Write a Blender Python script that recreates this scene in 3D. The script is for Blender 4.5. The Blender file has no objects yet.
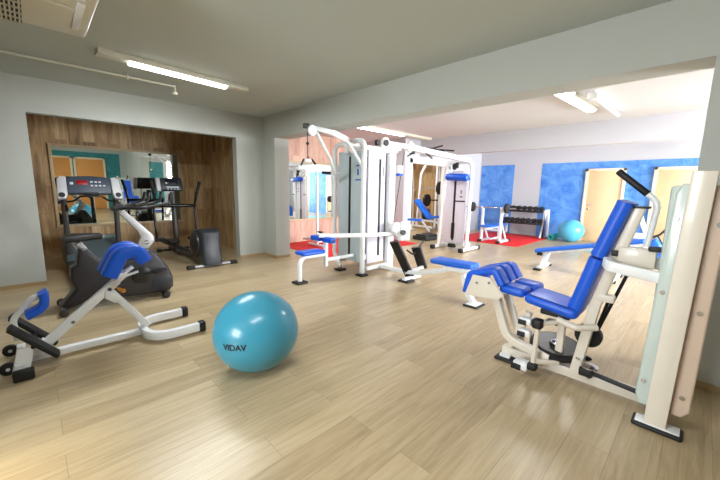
import bpy, bmesh, math, random
from mathutils import Vector, Matrix
random.seed(7)
PI = math.pi
C = bpy.context.scene.collection
V = Vector

# ------------------------------------------------------------------ materials
def newmat(name):
    m = bpy.data.materials.new(name); m.use_nodes = True
    nt = m.node_tree
    return m, nt, nt.nodes['Principled BSDF']

def lin(c):
    return tuple(((x / 12.92) if x <= 0.04045 else ((x + 0.055) / 1.055) ** 2.4) for x in c)

def rgb(r, g, b):
    return lin((r / 255, g / 255, b / 255))

def pmat(name, col, rough=0.5, metal=0.0, noise=0.06, scale=12, bump=0.0, coat=0.0, emit=None, estr=0.0, spec=0.5):
    m, nt, p = newmat(name)
    tc = nt.nodes.new('ShaderNodeTexCoord')
    n = nt.nodes.new('ShaderNodeTexNoise'); n.inputs['Scale'].default_value = scale
    n.inputs['Detail'].default_value = 4
    nt.links.new(tc.outputs['Object'], n.inputs['Vector'])
    mx = nt.nodes.new('ShaderNodeMix'); mx.data_type = 'RGBA'
    a = tuple(max(0, c * (1 - noise)) for c in col) + (1,)
    b = tuple(min(1, c * (1 + noise)) for c in col) + (1,)
    mx.inputs[6].default_value = a; mx.inputs[7].default_value = b
    nt.links.new(n.outputs['Fac'], mx.inputs[0])
    nt.links.new(mx.outputs[2], p.inputs['Base Color'])
    p.inputs['Roughness'].default_value = rough
    p.inputs['Metallic'].default_value = metal
    p.inputs['Coat Weight'].default_value = coat
    p.inputs['Specular IOR Level'].default_value = spec
    if bump:
        bp = nt.nodes.new('ShaderNodeBump'); bp.inputs['Strength'].default_value = bump
        bp.inputs['Distance'].default_value = 0.01
        nt.links.new(n.outputs['Fac'], bp.inputs['Height']); nt.links.new(bp.outputs[0], p.inputs['Normal'])
    if emit:
        p.inputs['Emission Color'].default_value = emit + (1,)
        p.inputs['Emission Strength'].default_value = estr
    return m

def plank_mat(name, axis, width, length, cols, rough, grain=(1.2, 22), gstr=0.5, plane='xy', mortar=0.0012, mcol=0.5, bump=0.1):
    """planks running along `axis` ('x','y','z'); plane gives the two axes used."""
    m, nt, p = newmat(name)
    L = nt.links.new
    tc = nt.nodes.new('ShaderNodeTexCoord')
    sp = nt.nodes.new('ShaderNodeSeparateXYZ'); L(tc.outputs['Object'], sp.inputs[0])
    other = [a for a in plane if a != axis][0]
    cb = nt.nodes.new('ShaderNodeCombineXYZ')
    L(sp.outputs[axis.upper()], cb.inputs['X']); L(sp.outputs[other.upper()], cb.inputs['Y'])
    br = nt.nodes.new('ShaderNodeTexBrick')
    br.offset = 0.37; br.offset_frequency = 2
    br.inputs['Scale'].default_value = 1.0
    br.inputs['Brick Width'].default_value = length
    br.inputs['Row Height'].default_value = width
    br.inputs['Mortar Size'].default_value = mortar
    br.inputs['Mortar Smooth'].default_value = 0.1
    br.inputs['Color1'].default_value = (0, 0, 0, 1); br.inputs['Color2'].default_value = (1, 1, 1, 1)
    br.inputs['Mortar'].default_value = (mcol, mcol, mcol, 1)
    L(cb.outputs[0], br.inputs['Vector'])
    # grain stretched along the plank, shifted per plank
    add = nt.nodes.new('ShaderNodeVectorMath'); add.operation = 'MULTIPLY_ADD'
    L(cb.outputs[0], add.inputs[0]); add.inputs[1].default_value = (grain[0], grain[1], 1)
    sc = nt.nodes.new('ShaderNodeVectorMath'); sc.operation = 'SCALE'; sc.inputs['Scale'].default_value = 13.0
    L(br.outputs['Color'], sc.inputs[0]); L(sc.outputs[0], add.inputs[2])
    n = nt.nodes.new('ShaderNodeTexNoise'); n.inputs['Scale'].default_value = 1.0
    n.inputs['Detail'].default_value = 6; n.inputs['Roughness'].default_value = 0.62; n.inputs['Distortion'].default_value = 0.9
    L(add.outputs[0], n.inputs['Vector'])
    mr = nt.nodes.new('ShaderNodeMapRange'); mr.inputs['From Min'].default_value = 0.3; mr.inputs['From Max'].default_value = 0.7
    L(n.outputs['Fac'], mr.inputs['Value'])
    sep = nt.nodes.new('ShaderNodeSeparateColor'); L(br.outputs['Color'], sep.inputs[0])
    ma = nt.nodes.new('ShaderNodeMath'); ma.operation = 'MULTIPLY'; ma.inputs[1].default_value = 1 - gstr
    L(sep.outputs[0], ma.inputs[0])
    mb = nt.nodes.new('ShaderNodeMath'); mb.operation = 'MULTIPLY_ADD'; mb.inputs[1].default_value = gstr
    L(mr.outputs[0], mb.inputs[0]); L(ma.outputs[0], mb.inputs[2])
    cr = nt.nodes.new('ShaderNodeValToRGB')
    cr.color_ramp.elements[0].color = cols[0] + (1,); cr.color_ramp.elements[1].color = cols[-1] + (1,)
    for i, c in enumerate(cols[1:-1]):
        e = cr.color_ramp.elements.new((i + 1) / (len(cols) - 1)); e.color = c + (1,)
    L(mb.outputs[0], cr.inputs[0])
    mo = nt.nodes.new('ShaderNodeMix'); mo.data_type = 'RGBA'
    L(br.outputs['Fac'], mo.inputs[0]); L(cr.outputs[0], mo.inputs[6]); mo.inputs[7].default_value = tuple(c * 0.55 for c in cols[0]) + (1,)
    L(mo.outputs[2], p.inputs['Base Color'])
    p.inputs['Roughness'].default_value = rough
    bp = nt.nodes.new('ShaderNodeBump'); bp.inputs['Strength'].default_value = bump; bp.inputs['Distance'].default_value = 0.003
    L(mr.outputs[0], bp.inputs['Height']); L(bp.outputs[0], p.inputs['Normal'])
    return m

def blotch_mat(name, c1, c2, scale=2.5, rough=0.7):
    m, nt, p = newmat(name)
    tc = nt.nodes.new('ShaderNodeTexCoord')
    n = nt.nodes.new('ShaderNodeTexNoise'); n.inputs['Scale'].default_value = scale
    n.inputs['Detail'].default_value = 8; n.inputs['Roughness'].default_value = 0.65; n.inputs['Distortion'].default_value = 1.2
    nt.links.new(tc.outputs['Object'], n.inputs['Vector'])
    cr = nt.nodes.new('ShaderNodeValToRGB')
    cr.color_ramp.elements[0].position = 0.32; cr.color_ramp.elements[1].position = 0.68
    cr.color_ramp.elements[0].color = c1 + (1,); cr.color_ramp.elements[1].color = c2 + (1,)
    nt.links.new(n.outputs['Fac'], cr.inputs[0]); nt.links.new(cr.outputs[0], p.inputs['Base Color'])
    p.inputs['Roughness'].default_value = rough
    return m

M = {}
M['floor'] = plank_mat('floor_oak_laminate', 'y', 0.19, 1.25, [rgb(158, 137, 104), rgb(184, 163, 128), rgb(203, 184, 149)], 0.30, grain=(2.2, 30), gstr=0.62, bump=0.05, mortar=0.0008)
M['wood_wall'] = plank_mat('oak_wall_panel', 'z', 0.19, 1.3, [rgb(112, 82, 50), rgb(184, 150, 106), rgb(230, 204, 162)], 0.5, grain=(1.3, 9), gstr=0.62, plane='zy')
M['wood_side'] = plank_mat('oak_side_panel', 'z', 0.19, 1.3, [rgb(112, 82, 50), rgb(184, 150, 106), rgb(230, 204, 162)], 0.5, grain=(1.3, 9), gstr=0.62, plane='zx')
M['wood_far'] = plank_mat('pale_wall_panel', 'z', 0.19, 1.3, [rgb(176, 132, 112), rgb(206, 168, 148), rgb(228, 198, 180)], 0.5, grain=(1.5, 11), gstr=0.5, plane='zy')
M['trimwood'] = pmat('pale_oak_trim', rgb(196, 172, 134), 0.45, noise=0.12, scale=9)
M['base'] = pmat('oak_baseboard', rgb(176, 148, 110), 0.4, noise=0.12, scale=9)
M['ceiling'] = pmat('grey_ceiling_paint', rgb(190, 199, 194), 0.9, noise=0.03, scale=1.5)
M['wall'] = pmat('pale_grey_wall_paint', rgb(190, 193, 187), 0.85, noise=0.03, scale=1.5)
M['wall_far'] = pmat('pale_wall_paint', rgb(198, 198, 204), 0.85, noise=0.03, scale=1.5)
M['ceil_far'] = pmat('pale_ceiling_paint', rgb(206, 204, 204), 0.9, noise=0.03, scale=1.5)
M['blue_wall'] = blotch_mat('sponged_blue_paint', rgb(50, 118, 214), rgb(116, 172, 236))
M['tinted_wall'] = blotch_mat('mirror_tinted_blue_paint', rgb(40, 120, 128), rgb(70, 152, 156))  # blue paint with the dim greenish mirror tint put into its colour
M['white'] = pmat('white_powder_coat', rgb(238, 240, 241), 0.32, noise=0.02, coat=0.2)
M['cream'] = pmat('cream_powder_coat', rgb(226, 217, 202), 0.35, noise=0.03, coat=0.2)
M['silver'] = pmat('silver_paint', rgb(200, 200, 204), 0.4, metal=0.2, noise=0.04)
M['chrome'] = pmat('chrome', rgb(210, 210, 214), 0.15, metal=1.0, noise=0.02)
M['blue'] = pmat('blue_vinyl', rgb(8, 88, 214), 0.4, noise=0.08, scale=30, bump=0.04)
M['blue_seam'] = pmat('dark_blue_piping', rgb(8, 34, 120), 0.5)
M['blue_lt'] = pmat('bright_blue_vinyl', rgb(28, 105, 220), 0.4, noise=0.06, scale=30)
M['black'] = pmat('black_rubber', rgb(20, 19, 20), 0.55, noise=0.1, scale=40)
M['blackgloss'] = pmat('black_plastic', rgb(22, 22, 24), 0.3, noise=0.05)
M['body'] = pmat('charcoal_plastic', rgb(48, 45, 49), 0.38, noise=0.05)
M['graphite'] = pmat('graphite_plastic', rgb(44, 48, 54), 0.35, noise=0.05)
M['tealgrey'] = pmat('blue_grey_hood', rgb(78, 90, 94), 0.4, noise=0.05)
M['greypaint'] = pmat('dark_grey_tube', rgb(60, 58, 57), 0.4, metal=0.3, noise=0.04)
M['console'] = pmat('console_navy_grey', rgb(58, 68, 84), 0.4, noise=0.05)
M['red_led'] = pmat('red_display', rgb(110, 8, 14), 0.3, emit=rgb(220, 20, 30), estr=0.15)
M['btn'] = pmat('pale_buttons', rgb(200, 205, 210), 0.5)
M['screen'] = pmat('dark_screen', rgb(30, 34, 40), 0.15)
M['orange'] = pmat('orange_knob', rgb(214, 140, 30), 0.4)
M['redcap'] = pmat('red_cap', rgb(190, 20, 20), 0.4)
M['red_mat'] = pmat('red_mat', rgb(222, 28, 32), 0.75, noise=0.08, scale=25)
M['teal_mat'] = pmat('teal_foam', rgb(40, 165, 160), 0.7, noise=0.06, scale=25)
M['cyan_mat'] = pmat('pale_cyan_foam', rgb(120, 205, 205), 0.7, noise=0.06)
M['ball'] = pmat('turquoise_ball_vinyl', rgb(62, 150, 178), 0.28, noise=0.05, scale=5, coat=0.15)
M['ball2'] = pmat('sky_blue_ball_vinyl', rgb(84, 176, 214), 0.3, noise=0.05, scale=5, coat=0.15)
M['shroud_a'] = pmat('grey_blue_guard', rgb(186, 200, 204), 0.25, noise=0.03, coat=0.2)
M['shroud_b'] = pmat('pale_lilac_guard', rgb(226, 222, 236), 0.3, noise=0.02, coat=0.2)
M['shroud_c'] = pmat('pale_green_guard', rgb(196, 208, 202), 0.25, noise=0.03, coat=0.2)
M['shroud_d'] = pmat('peach_guard', rgb(216, 194, 174), 0.3, noise=0.03, coat=0.2)
M['iron'] = pmat('cast_iron', rgb(30, 30, 32), 0.5, noise=0.15, scale=40)
M['door'] = pmat('pale_beech_door', rgb(240, 204, 160), 0.45, noise=0.07, scale=4)
M['door_frame'] = pmat('cream_door_frame', rgb(240, 226, 200), 0.5, noise=0.02)
M['door_orange'] = pmat('orange_door', rgb(232, 160, 84), 0.5, noise=0.06, scale=4)
M['white_trim'] = pmat('white_trim', rgb(240, 236, 228), 0.5, noise=0.02)
M['plastic_w'] = pmat('aged_white_plastic', rgb(212, 211, 194), 0.4, noise=0.04)
M['dark'] = pmat('dark_gap', rgb(40, 38, 34), 0.8)
M['tube_lit'] = pmat('lit_diffuser', (0.9, 0.9, 0.9), 0.5, emit=(1.0, 0.99, 0.96), estr=6.0)
M['label_blue'] = pmat('blue_label', rgb(40, 90, 190), 0.5)
M['label_grey'] = pmat('grey_label', rgb(120, 120, 124), 0.5)
M['logo'] = pmat('black_print', rgb(12, 14, 18), 0.5)
def mirror_mat():
    m, nt, p = newmat('mirror_glass')
    p.inputs['Base Color'].default_value = (0.80, 0.86, 0.83, 1); p.inputs['Metallic'].default_value = 1.0
    p.inputs['Roughness'].default_value = 0.015
    return m
M['mirror'] = mirror_mat()
def glass_mat():
    m, nt, p = newmat('window_glass')
    out = [n for n in nt.nodes if n.type == 'OUTPUT_MATERIAL'][0]
    t = nt.nodes.new('ShaderNodeBsdfTransparent'); g = nt.nodes.new('ShaderNodeBsdfGlossy'); g.inputs['Roughness'].default_value = 0.02
    f = nt.nodes.new('ShaderNodeFresnel'); f.inputs['IOR'].default_value = 1.45
    mx = nt.nodes.new('ShaderNodeMixShader')
    nt.links.new(f.outputs[0], mx.inputs[0]); nt.links.new(t.outputs[0], mx.inputs[1]); nt.links.new(g.outputs[0], mx.inputs[2])
    nt.links.new(mx.outputs[0], out.inputs['Surface'])
    return m
M['glass'] = glass_mat()

# ------------------------------------------------------------------ geometry
def fillet(pts, r, n=6):
    pts = [V(p) for p in pts]; out = [pts[0]]
    for i in range(1, len(pts) - 1):
        a, b, c = pts[i - 1], pts[i], pts[i + 1]
        u = (a - b); w = (c - b); lu, lw = u.length, w.length
        u.normalize(); w.normalize()
        ang = u.angle(w)
        if ang > PI - 0.02: out.append(b); continue
        d = min(r / math.tan(ang / 2), lu * 0.49, lw * 0.49)
        p0 = b + u * d; p2 = b + w * d
        for k in range(n + 1):
            t = k / n
            out.append(p0 * (1 - t) ** 2 + b * 2 * t * (1 - t) * 1.0 + p2 * t ** 2)
    out.append(pts[-1]); return out

def rrect(w, h, r=0.006, n=2):
    r = min(r, w * 0.45, h * 0.45); o = []
    for cx, cy, a0 in ((w / 2 - r, h / 2 - r, 0), (-w / 2 + r, h / 2 - r, PI / 2), (-w / 2 + r, -h / 2 + r, PI), (w / 2 - r, -h / 2 + r, 1.5 * PI)):
        for k in range(n + 1):
            a = a0 + PI / 2 * k / n; o.append((cx + r * math.cos(a), cy + r * math.sin(a)))
    return o

def circ(r, n=12):
    return [(r * math.cos(2 * PI * k / n), r * math.sin(2 * PI * k / n)) for k in range(n)]

class B:
    def __init__(s): s.v = []; s.f = []; s.mi = []; s.m = 0
    def put(s, vs, fs):
        o = len(s.v); s.v += [tuple(v) for v in vs]
        for f in fs: s.f.append([i + o for i in f]); s.mi.append(s.m)
        return s
    def frombm(s, bm):
        bm.verts.index_update()
        s.put([v.co.copy() for v in bm.verts], [[v.index for v in f.verts] for f in bm.faces]); bm.free(); return s
    def box(s, lo, hi, bev=0.0, seg=2, rot=None):
        """axis box lo..hi, optionally rotated (Matrix) about its centre"""
        lo, hi = V(lo), V(hi); c = (lo + hi) / 2; d = hi - lo
        bm = bmesh.new(); bmesh.ops.create_cube(bm, size=1)
        bmesh.ops.scale(bm, vec=d, verts=bm.verts)
        if bev: bmesh.ops.bevel(bm, geom=bm.edges[:], offset=min(bev, min(d) * 0.49), segments=seg, affect='EDGES', profile=0.5)
        if rot is not None: bmesh.ops.transform(bm, matrix=rot.to_4x4(), verts=bm.verts)
        bmesh.ops.translate(bm, vec=c, verts=bm.verts)
        return s.frombm(bm)
    def sweep(s, pts, prof, up=(0, 0, 1), scales=None, caps=True):
        pts = [V(p) for p in pts]; up = V(up).normalized(); n = len(pts); m = len(prof); vs = []
        for i, p in enumerate(pts):
            if i == 0: t = pts[1] - pts[0]
            elif i == n - 1: t = pts[-1] - pts[-2]
            else: t = (pts[i + 1] - p).normalized() + (p - pts[i - 1]).normalized()
            t.normalize(); sd = t.cross(up)
            if sd.length < 1e-4: sd = t.cross(V((1, 0, 0))) if abs(t.x) < 0.9 else t.cross(V((0, 1, 0)))
            sd.normalize(); nn = sd.cross(t)
            k = scales[i] if scales else 1
            for a, b in prof: vs.append(p + sd * a * k + nn * b * k)
        fs = []
        for i in range(n - 1):
            for j in range(m):
                j2 = (j + 1) % m; fs.append([i * m + j, i * m + j2, (i + 1) * m + j2, (i + 1) * m + j])
        if caps:
            fs.append(list(range(m))[::-1]); fs.append([(n - 1) * m + j for j in range(m)])
        return s.put(vs, fs)
    def tube(s, pts, r, n=12, fil=0.0, up=(0, 0, 1), scales=None):
        if fil: pts = fillet(pts, fil)
        pts = [V(p) for p in pts]
        # parallel-transport frames so vertical bends do not twist
        prof = circ(r, n); m = n; vs = []
        t0 = (pts[1] - pts[0]).normalized()
        ref = V((0, 0, 1)) if abs(t0.z) < 0.9 else V((1, 0, 0))
        sd = t0.cross(ref).normalized()
        for i, p in enumerate(pts):
            if i == 0: t = pts[1] - pts[0]
            elif i == len(pts) - 1: t = pts[-1] - pts[-2]
            else: t = (pts[i + 1] - p).normalized() + (p - pts[i - 1]).normalized()
            t.normalize(); sd = (sd - t * sd.dot(t)).normalized(); nn = sd.cross(t)
            k = scales[i] if scales else 1
            for a, b in prof: vs.append(p + sd * a * k + nn * b * k)
        fs = []
        for i in range(len(pts) - 1):
            for j in range(m):
                j2 = (j + 1) % m; fs.append([i * m + j, i * m + j2, (i + 1) * m + j2, (i + 1) * m + j])
        fs.append(list(range(m))[::-1]); fs.append([(len(pts) - 1) * m + j for j in range(m)])
        return s.put(vs, fs)
    def rt(s, pts, w, h, up=(0, 0, 1), fil=0.0, r=0.008):
        """rectangular steel section; h runs along `up`"""
        if fil: pts = fillet(pts, fil)
        return s.sweep(pts, rrect(w, h, r), up)
    def cyl(s, p0, p1, r, n=20, bev=0.0):
        p0, p1 = V(p0), V(p1); d = p1 - p0; L = d.length
        if bev:
            u = d.normalized()
            return s.tube([p0, p0 + u * bev * .3, p0 + u * bev, p1 - u * bev, p1 - u * bev * .3, p1], r, n, scales=[1 - bev / r, 1 - bev * .3 / r, 1, 1, 1 - bev * .3 / r, 1 - bev / r])
        return s.tube([p0, p1], r, n)
    def sph(s, c, r, sx=1, sy=1, sz=1, u=24, v=16):
        bm = bmesh.new(); bmesh.ops.create_uvsphere(bm, u_segments=u, v_segments=v, radius=r)
        bmesh.ops.scale(bm, vec=(sx, sy, sz), verts=bm.verts); bmesh.ops.translate(bm, vec=V(c), verts=bm.verts)
        return s.frombm(bm)
    def prism(s, out, axis, a0, a1, bev=0.0, seg=3):
        """outline extruded along axis: 'x' -> out=(y,z), 'y' -> (x,z), 'z' -> (x,y)"""
        def mk(q, a):
            return V((a, q[0], q[1])) if axis == 'x' else V((q[0], a, q[1])) if axis == 'y' else V((q[0], q[1], a))
        bm = bmesh.new(); v0 = [bm.verts.new(mk(q, a0)) for q in out]; v1 = [bm.verts.new(mk(q, a1)) for q in out]
        n = len(out); bm.faces.new(v0); bm.faces.new(v1[::-1])
        for i in range(n): bm.faces.new([v0[i], v0[(i + 1) % n], v1[(i + 1) % n], v1[i]][::-1])
        bmesh.ops.recalc_face_normals(bm, faces=bm.faces)
        if bev:
            cap = set(bm.faces[0].edges) | set(bm.faces[1].edges)
            bm.faces.ensure_lookup_table()
            cap = list(set(bm.faces[0].edges) | set(bm.faces[1].edges))
            bmesh.ops.bevel(bm, geom=cap, offset=bev, segments=seg, affect='EDGES', profile=0.5)
        return s.frombm(bm)
    def lathe(s, prof, c, axis=(0, 0, 1), n=24):
        """prof [(r, h)] revolved about axis through c"""
        ax = V(axis).normalized(); q = V((0, 0, 1)).rotation_difference(ax); vs = []; fs = []
        for r, h in prof:
            for k in range(n):
                a = 2 * PI * k / n; vs.append(V(c) + q @ V((r * math.cos(a), r * math.sin(a), h)))
        for i in range(len(prof) - 1):
            for k in range(n):
                k2 = (k + 1) % n; fs.append([i * n + k, i * n + k2, (i + 1) * n + k2, (i + 1) * n + k])
        fs.append(list(range(n))[::-1]); fs.append([(len(prof) - 1) * n + k for k in range(n)])
        return s.put(vs, fs)
    def mesh(s, name, mats, off=(0, 0, 0)):
        me = bpy.data.meshes.new(name); o = V(off)
        me.from_pydata([tuple(V(v) - o) for v in s.v], [], s.f)
        for m in (mats if isinstance(mats, (list, tuple)) else [mats]): me.materials.append(m)
        for i, p in enumerate(me.polygons): p.material_index = s.mi[i]; p.use_smooth = True
        bm = bmesh.new(); bm.from_mesh(me); bmesh.ops.recalc_face_normals(bm, faces=bm.faces); bm.to_mesh(me); bm.free()
        me.set_sharp_from_angle(angle=math.radians(38))
        me.update(); return me

def struct(name, b, mats):
    o = bpy.data.objects.new(name, b.mesh(name, mats)); C.objects.link(o); o['kind'] = 'structure'; return o

def tag(o, label, cat, group=None, kind=None):
    o['label'] = label; o['category'] = cat
    if group: o['group'] = group
    if kind: o['kind'] = kind

class T:
    """a thing: an Empty at its base whose children are its parts"""
    def __init__(s, name, loc, label, cat, group=None):
        s.o = bpy.data.objects.new(name, None); s.o.location = loc; s.o.empty_display_size = 0.1
        C.objects.link(s.o); s.loc = V(loc); tag(s.o, label, cat, group)
    def add(s, name, b, mats, parent=None, label=None):
        ob = bpy.data.objects.new(name, b.mesh(name, mats, s.loc)); C.objects.link(ob)
        ob.parent = parent or s.o
        if label: ob['label'] = label
        return ob

def solo(name, b, mats, loc, label, cat, group=None, kind=None):
    ob = bpy.data.objects.new(name, b.mesh(name, mats, loc)); ob.location = loc; C.objects.link(ob); tag(ob, label, cat, group, kind); return ob

def copy_tree(o, delta, label=None, group=None):
    c = o.copy(); C.objects.link(c); c.location = V(o.location) + V(delta)
    if label: c['label'] = label
    if group: c['group'] = group
    for ch in o.children:
        d = ch.copy(); C.objects.link(d); d.parent = c
        for g in ch.children:
            e = g.copy(); C.objects.link(e); e.parent = d
    return c

# ------------------------------------------------------------------ the rooms
X0, Y0, ZC, ZH, ZB = -6.07, 3.264, 2.66, 2.232, 2.245
X1, X2 = -0.06, -5.614
XN = 2.6            # right wall of the near room
XR = 3.4            # right wall of the far room
YW = 11.14
YR = -3.2
TH = 0.30           # thickness of the wall between the rooms
A0, A1, XA = 0.04, 2.75, -8.13
b = B(); b.box((-8.6, YR - .3, -.12), (XR + .3, YW + .3, 0)); struct('floor', b, M['floor'])
b = B(); b.box((-8.6, YR - .3, ZC), (XR + .3, Y0 + TH * .5, ZC + .12)); struct('ceiling', b, M['ceiling'])
b = B(); b.box((-8.6, Y0 + TH * .5, ZC), (XR + .3, YW + .3, ZC + .12)); struct('ceiling_far', b, M['ceil_far'])

WT = 0.16
b = B()
b.box((X0 - WT, YR, 0), (X0, A0, ZC)); b.box((X0 - WT, A0, ZH), (X0, A1, ZC)); b.box((X0 - WT, A1, 0), (X0, Y0, ZC))
struct('wall_left', b, M['wall'])
b = B(); b.box((XA - .1, A0 - .5, 0), (XA, 3.04, ZC)); struct('wall_alcove_back', b, M['wood_wall'])
b = B(); b.box((XA - .1, 3.04, 0), (X0 - WT, 3.14, ZC)); struct('wall_alcove_right', b, M['wood_side'])
b = B(); b.box((XA - .1, A0 - .6, 0), (X0 - WT, A0 - .5, ZC)); struct('wall_alcove_left', b, M['wood_side'])
b = B(); b.box((XA, A0 - .5, 0), (XA + .012, 3.04, .07)); struct('baseboard_alcove', b, M['base'])

b = B()
b.box((X0 - WT, Y0, 0), (X2, Y0 + TH, ZC)); b.box((X2, Y0, ZB), (X1, Y0 + TH, ZC)); b.box((X1, Y0, 0), (XN + .2, Y0 + TH, ZC))
struct('wall_front', b, M['wall'])
b = B(); b.box((X0, YR, 0), (X0 + .012, A0, .05)); b.box((X0, A1, 0), (X0 + .012, Y0, .05)); struct('baseboard_left', b, M['base'])
b = B(); b.box((X0, Y0 - .012, 0), (X2, Y0, .05)); b.box((X2, Y0 - .012, 0), (X2 + .012, Y0 + TH, .05)); b.box((X1, Y0 - .012, 0), (XN, Y0, .05)); struct('baseboard_front', b, M['base'])

b = B(); b.box((-2.55, YR, 0), (-2.46, -.66, ZC)); struct('wall_light_baffle', b, M['wall'])  # unseen baffle, added to keep rear window light off the left floor
# near room: rear wall with a window, right wall with two doors
b = B()
wx0, wx1, wz0, wz1 = -2.36, -0.5, 0.85, 2.2
b.box((X0 - WT, YR - .2, 0), (wx0, YR, ZC)); b.box((wx1, YR - .2, 0), (XN + .2, YR, ZC)); b.box((wx0, YR - .2, 0), (wx1, YR, wz0)); b.box((wx0, YR - .2, wz1), (wx1, YR, ZC))
struct('wall_rear', b, M['wall'])
def window(name, lo, hi, axis, n=2):
    """frame and glass filling an opening; axis = wall normal"""
    b = B(); f = .06
    if axis == 'y':
        y0, y1 = lo[1], hi[1]
        for (x0, x1, z0, z1) in [(lo[0], hi[0], lo[2], lo[2] + f), (lo[0], hi[0], hi[2] - f, hi[2]), (lo[0], lo[0] + f, lo[2], hi[2]), (hi[0] - f, hi[0], lo[2], hi[2])] + [(lo[0] + (hi[0] - lo[0]) * k / n - f / 2, lo[0] + (hi[0] - lo[0]) * k / n + f / 2, lo[2], hi[2]) for k in range(1, n)]:
            b.box((x0, y0, z0), (x1, y1, z1))
        g = B(); g.box((lo[0], (y0 + y1) / 2 - .003, lo[2]), (hi[0], (y0 + y1) / 2 + .003, hi[2]))
    else:
        x0, x1 = lo[0], hi[0]
        for (a0, a1, z0, z1) in [(lo[1], hi[1], lo[2], lo[2] + f), (lo[1], hi[1], hi[2] - f, hi[2]), (lo[1], lo[1] + f, lo[2], hi[2]), (hi[1] - f, hi[1], lo[2], hi[2])] + [(lo[1] + (hi[1] - lo[1]) * k / n - f / 2, lo[1] + (hi[1] - lo[1]) * k / n + f / 2, lo[2], hi[2]) for k in range(1, n)]:
            b.box((x0, a0, z0), (x1, a1, z1))
        g = B(); g.box(((x0 + x1) / 2 - .003, lo[1], lo[2]), ((x0 + x1) / 2 + .003, hi[1], hi[2]))
    fr = struct(name, b, M['white_trim'])
    gl = bpy.data.objects.new('window_pane', g.mesh('window_pane', M['glass'])); C.objects.link(gl); gl.parent = fr
window('window_1', (wx0, YR - .13, wz0), (wx1, YR - .07, wz1), 'y')
b = B(); b.m = 0; b.box((XN, YR, 0), (XN + .2, Y0, ZC)); b.m = 1; b.box((XN - .006, -1.6, 0), (XN, 3.0, 2.42)); struct('wall_right', b, [M['wall'], M['tinted_wall']])

def door(name, x0, x1, h, y, leaf, xface=None, hside=-1):
    """door in a wall facing -y at y (or facing -x at xface, x0..x1 then being y)"""
    f = .07
    fb = B(); lb = B(); hb = B()
    def bx(bb, a0, a1, d0, d1, z0, z1, bev=.004):
        if xface is None: bb.box((a0, y + d0, z0), (a1, y + d1, z1), bev)
        else: bb.box((xface + d0, a0, z0), (xface + d1, a1, z1), bev)
    bx(fb, x0, x0 + f, -.05, 0, 0, h); bx(fb, x1 - f, x1, -.05, 0, 0, h); bx(fb, x0, x1, -.05, 0, h - f, h)
    bx(lb, x0 + f, x1 - f, -.03, 0, .008, h - f)
    for k in range(3):                                     # shallow horizontal grooves of the leaf
        z = .5 + k * .5; bx(lb, x0 + f + .06, x1 - f - .06, -.034, -.03, z, z + .012, 0)
    hx = x0 + f + .07 if hside < 0 else x1 - f - .07
    bx(hb, hx - .02, hx + .02, -.042, -.03, 1.0, 1.06); bx(hb, hx - .02, hx + .02, -.042, -.03, .88, .93)
    bx(hb, hx - .01, hx + .11 if hside < 0 else hx + .01, -.075, -.055, 1.02, 1.04, .004); bx(hb, hx - .008, hx + .008, -.07, -.03, 1.02, 1.04)
    fr = struct(name, fb, M['door_frame'])
    l = bpy.data.objects.new('door_leaf', lb.mesh('door_leaf', leaf)); C.objects.link(l); l.parent = fr
    hh = bpy.data.objects.new('door_handle', hb.mesh('door_handle', M['chrome'])); C.objects.link(hh); hh.parent = l
door('door_1', -2.40, -1.50, 2.01, YW - .01, M['door'])
door('door_2', -0.96, -0.06, 2.01, YW - .01, M['door'])
door('door_3', 1.38, 2.46, 2.2, 0, M['door_orange'], XN - .006)
door('door_4', 0.26, 1.34, 2.2, 0, M['door_orange'], XN - .006)

# far room
XG = -5.5
XF = -7.0
b = B(); b.box((XF - .1, Y0 + TH - .5, 0), (XF, 6.95, ZC)); struct('wall_far_recess', b, M['wood_far'])
O0, O1, OH = 7.15, 9.05, 2.17
b = B(); b.box((XF - .1, 6.95, 0), (XG, 7.1, ZC)); b.box((XG - .15, 7.1, 0), (XG, O0, ZC)); b.box((XG - .15, O0, OH), (XG, O1, ZC)); b.box((XG - .15, O1, 0), (XG, YW, ZC))
struct('wall_far_left', b, M['wall_far'])
b = B(); b.box((-8.5, 7.1, 0), (-8.4, 10.5, ZC)); struct('wall_side_room_left', b, M['wood_wall'])
b = B(); b.box((-8.5, 10.5, 0), (XG - .15, 10.6, ZC)); struct('wall_side_room_back', b, M['wood_side'])
b = B(); f = .12
b.box((XG - .16, O0, 0), (XG + .02, O0 + f, OH), .005); b.box((XG - .16, O1 - f, 0), (XG + .02, O1, OH), .005); b.box((XG - .16, O0, OH - f), (XG + .02, O1, OH), .005)
struct('trim_1', b, M['white_trim'])
b = B(); b.box((XG - .2, YW, 0), (1.8, YW + .2, ZC)); b.box((3.1, YW, 0), (XR + .2, YW + .2, ZC)); b.box((1.8, YW, 0), (3.1, YW + .2, .9)); b.box((1.8, YW, 2.3), (3.1, YW + .2, ZC)); b.m = 1
b.box((XG + .04, YW - .006, 0), (-4.36, YW, 2.2)); b.box((-3.55, YW - .006, 0), (1.5, YW, 2.2))
struct('wall_back', b, [M['wall_far'], M['blue_wall']])
b = B(); b.box((XG, 7.6, ZB), (XR, 7.85, ZC)); struct('trim_2', b, M['wall_far'])
b = B(); fw = [(4.3, 7.3), (8.3, 10.7)]
b.box((XR, Y0 + TH, 0), (XR + .2, YW, .8)); b.box((XR, Y0 + TH, 2.3), (XR + .2, YW, ZC))
b.box((XR, Y0 + TH, .8), (XR + .2, 5.1, 2.3)); b.m = 1; b.box((XR - .006, 3.8, 0), (XR, 4.95, 2.2)); b.m = 0; b.box((XR, 7.3, .8), (XR + .2, 8.3, 2.3)); b.box((XR, 10.7, .8), (XR + .2, YW, 2.3))
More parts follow.
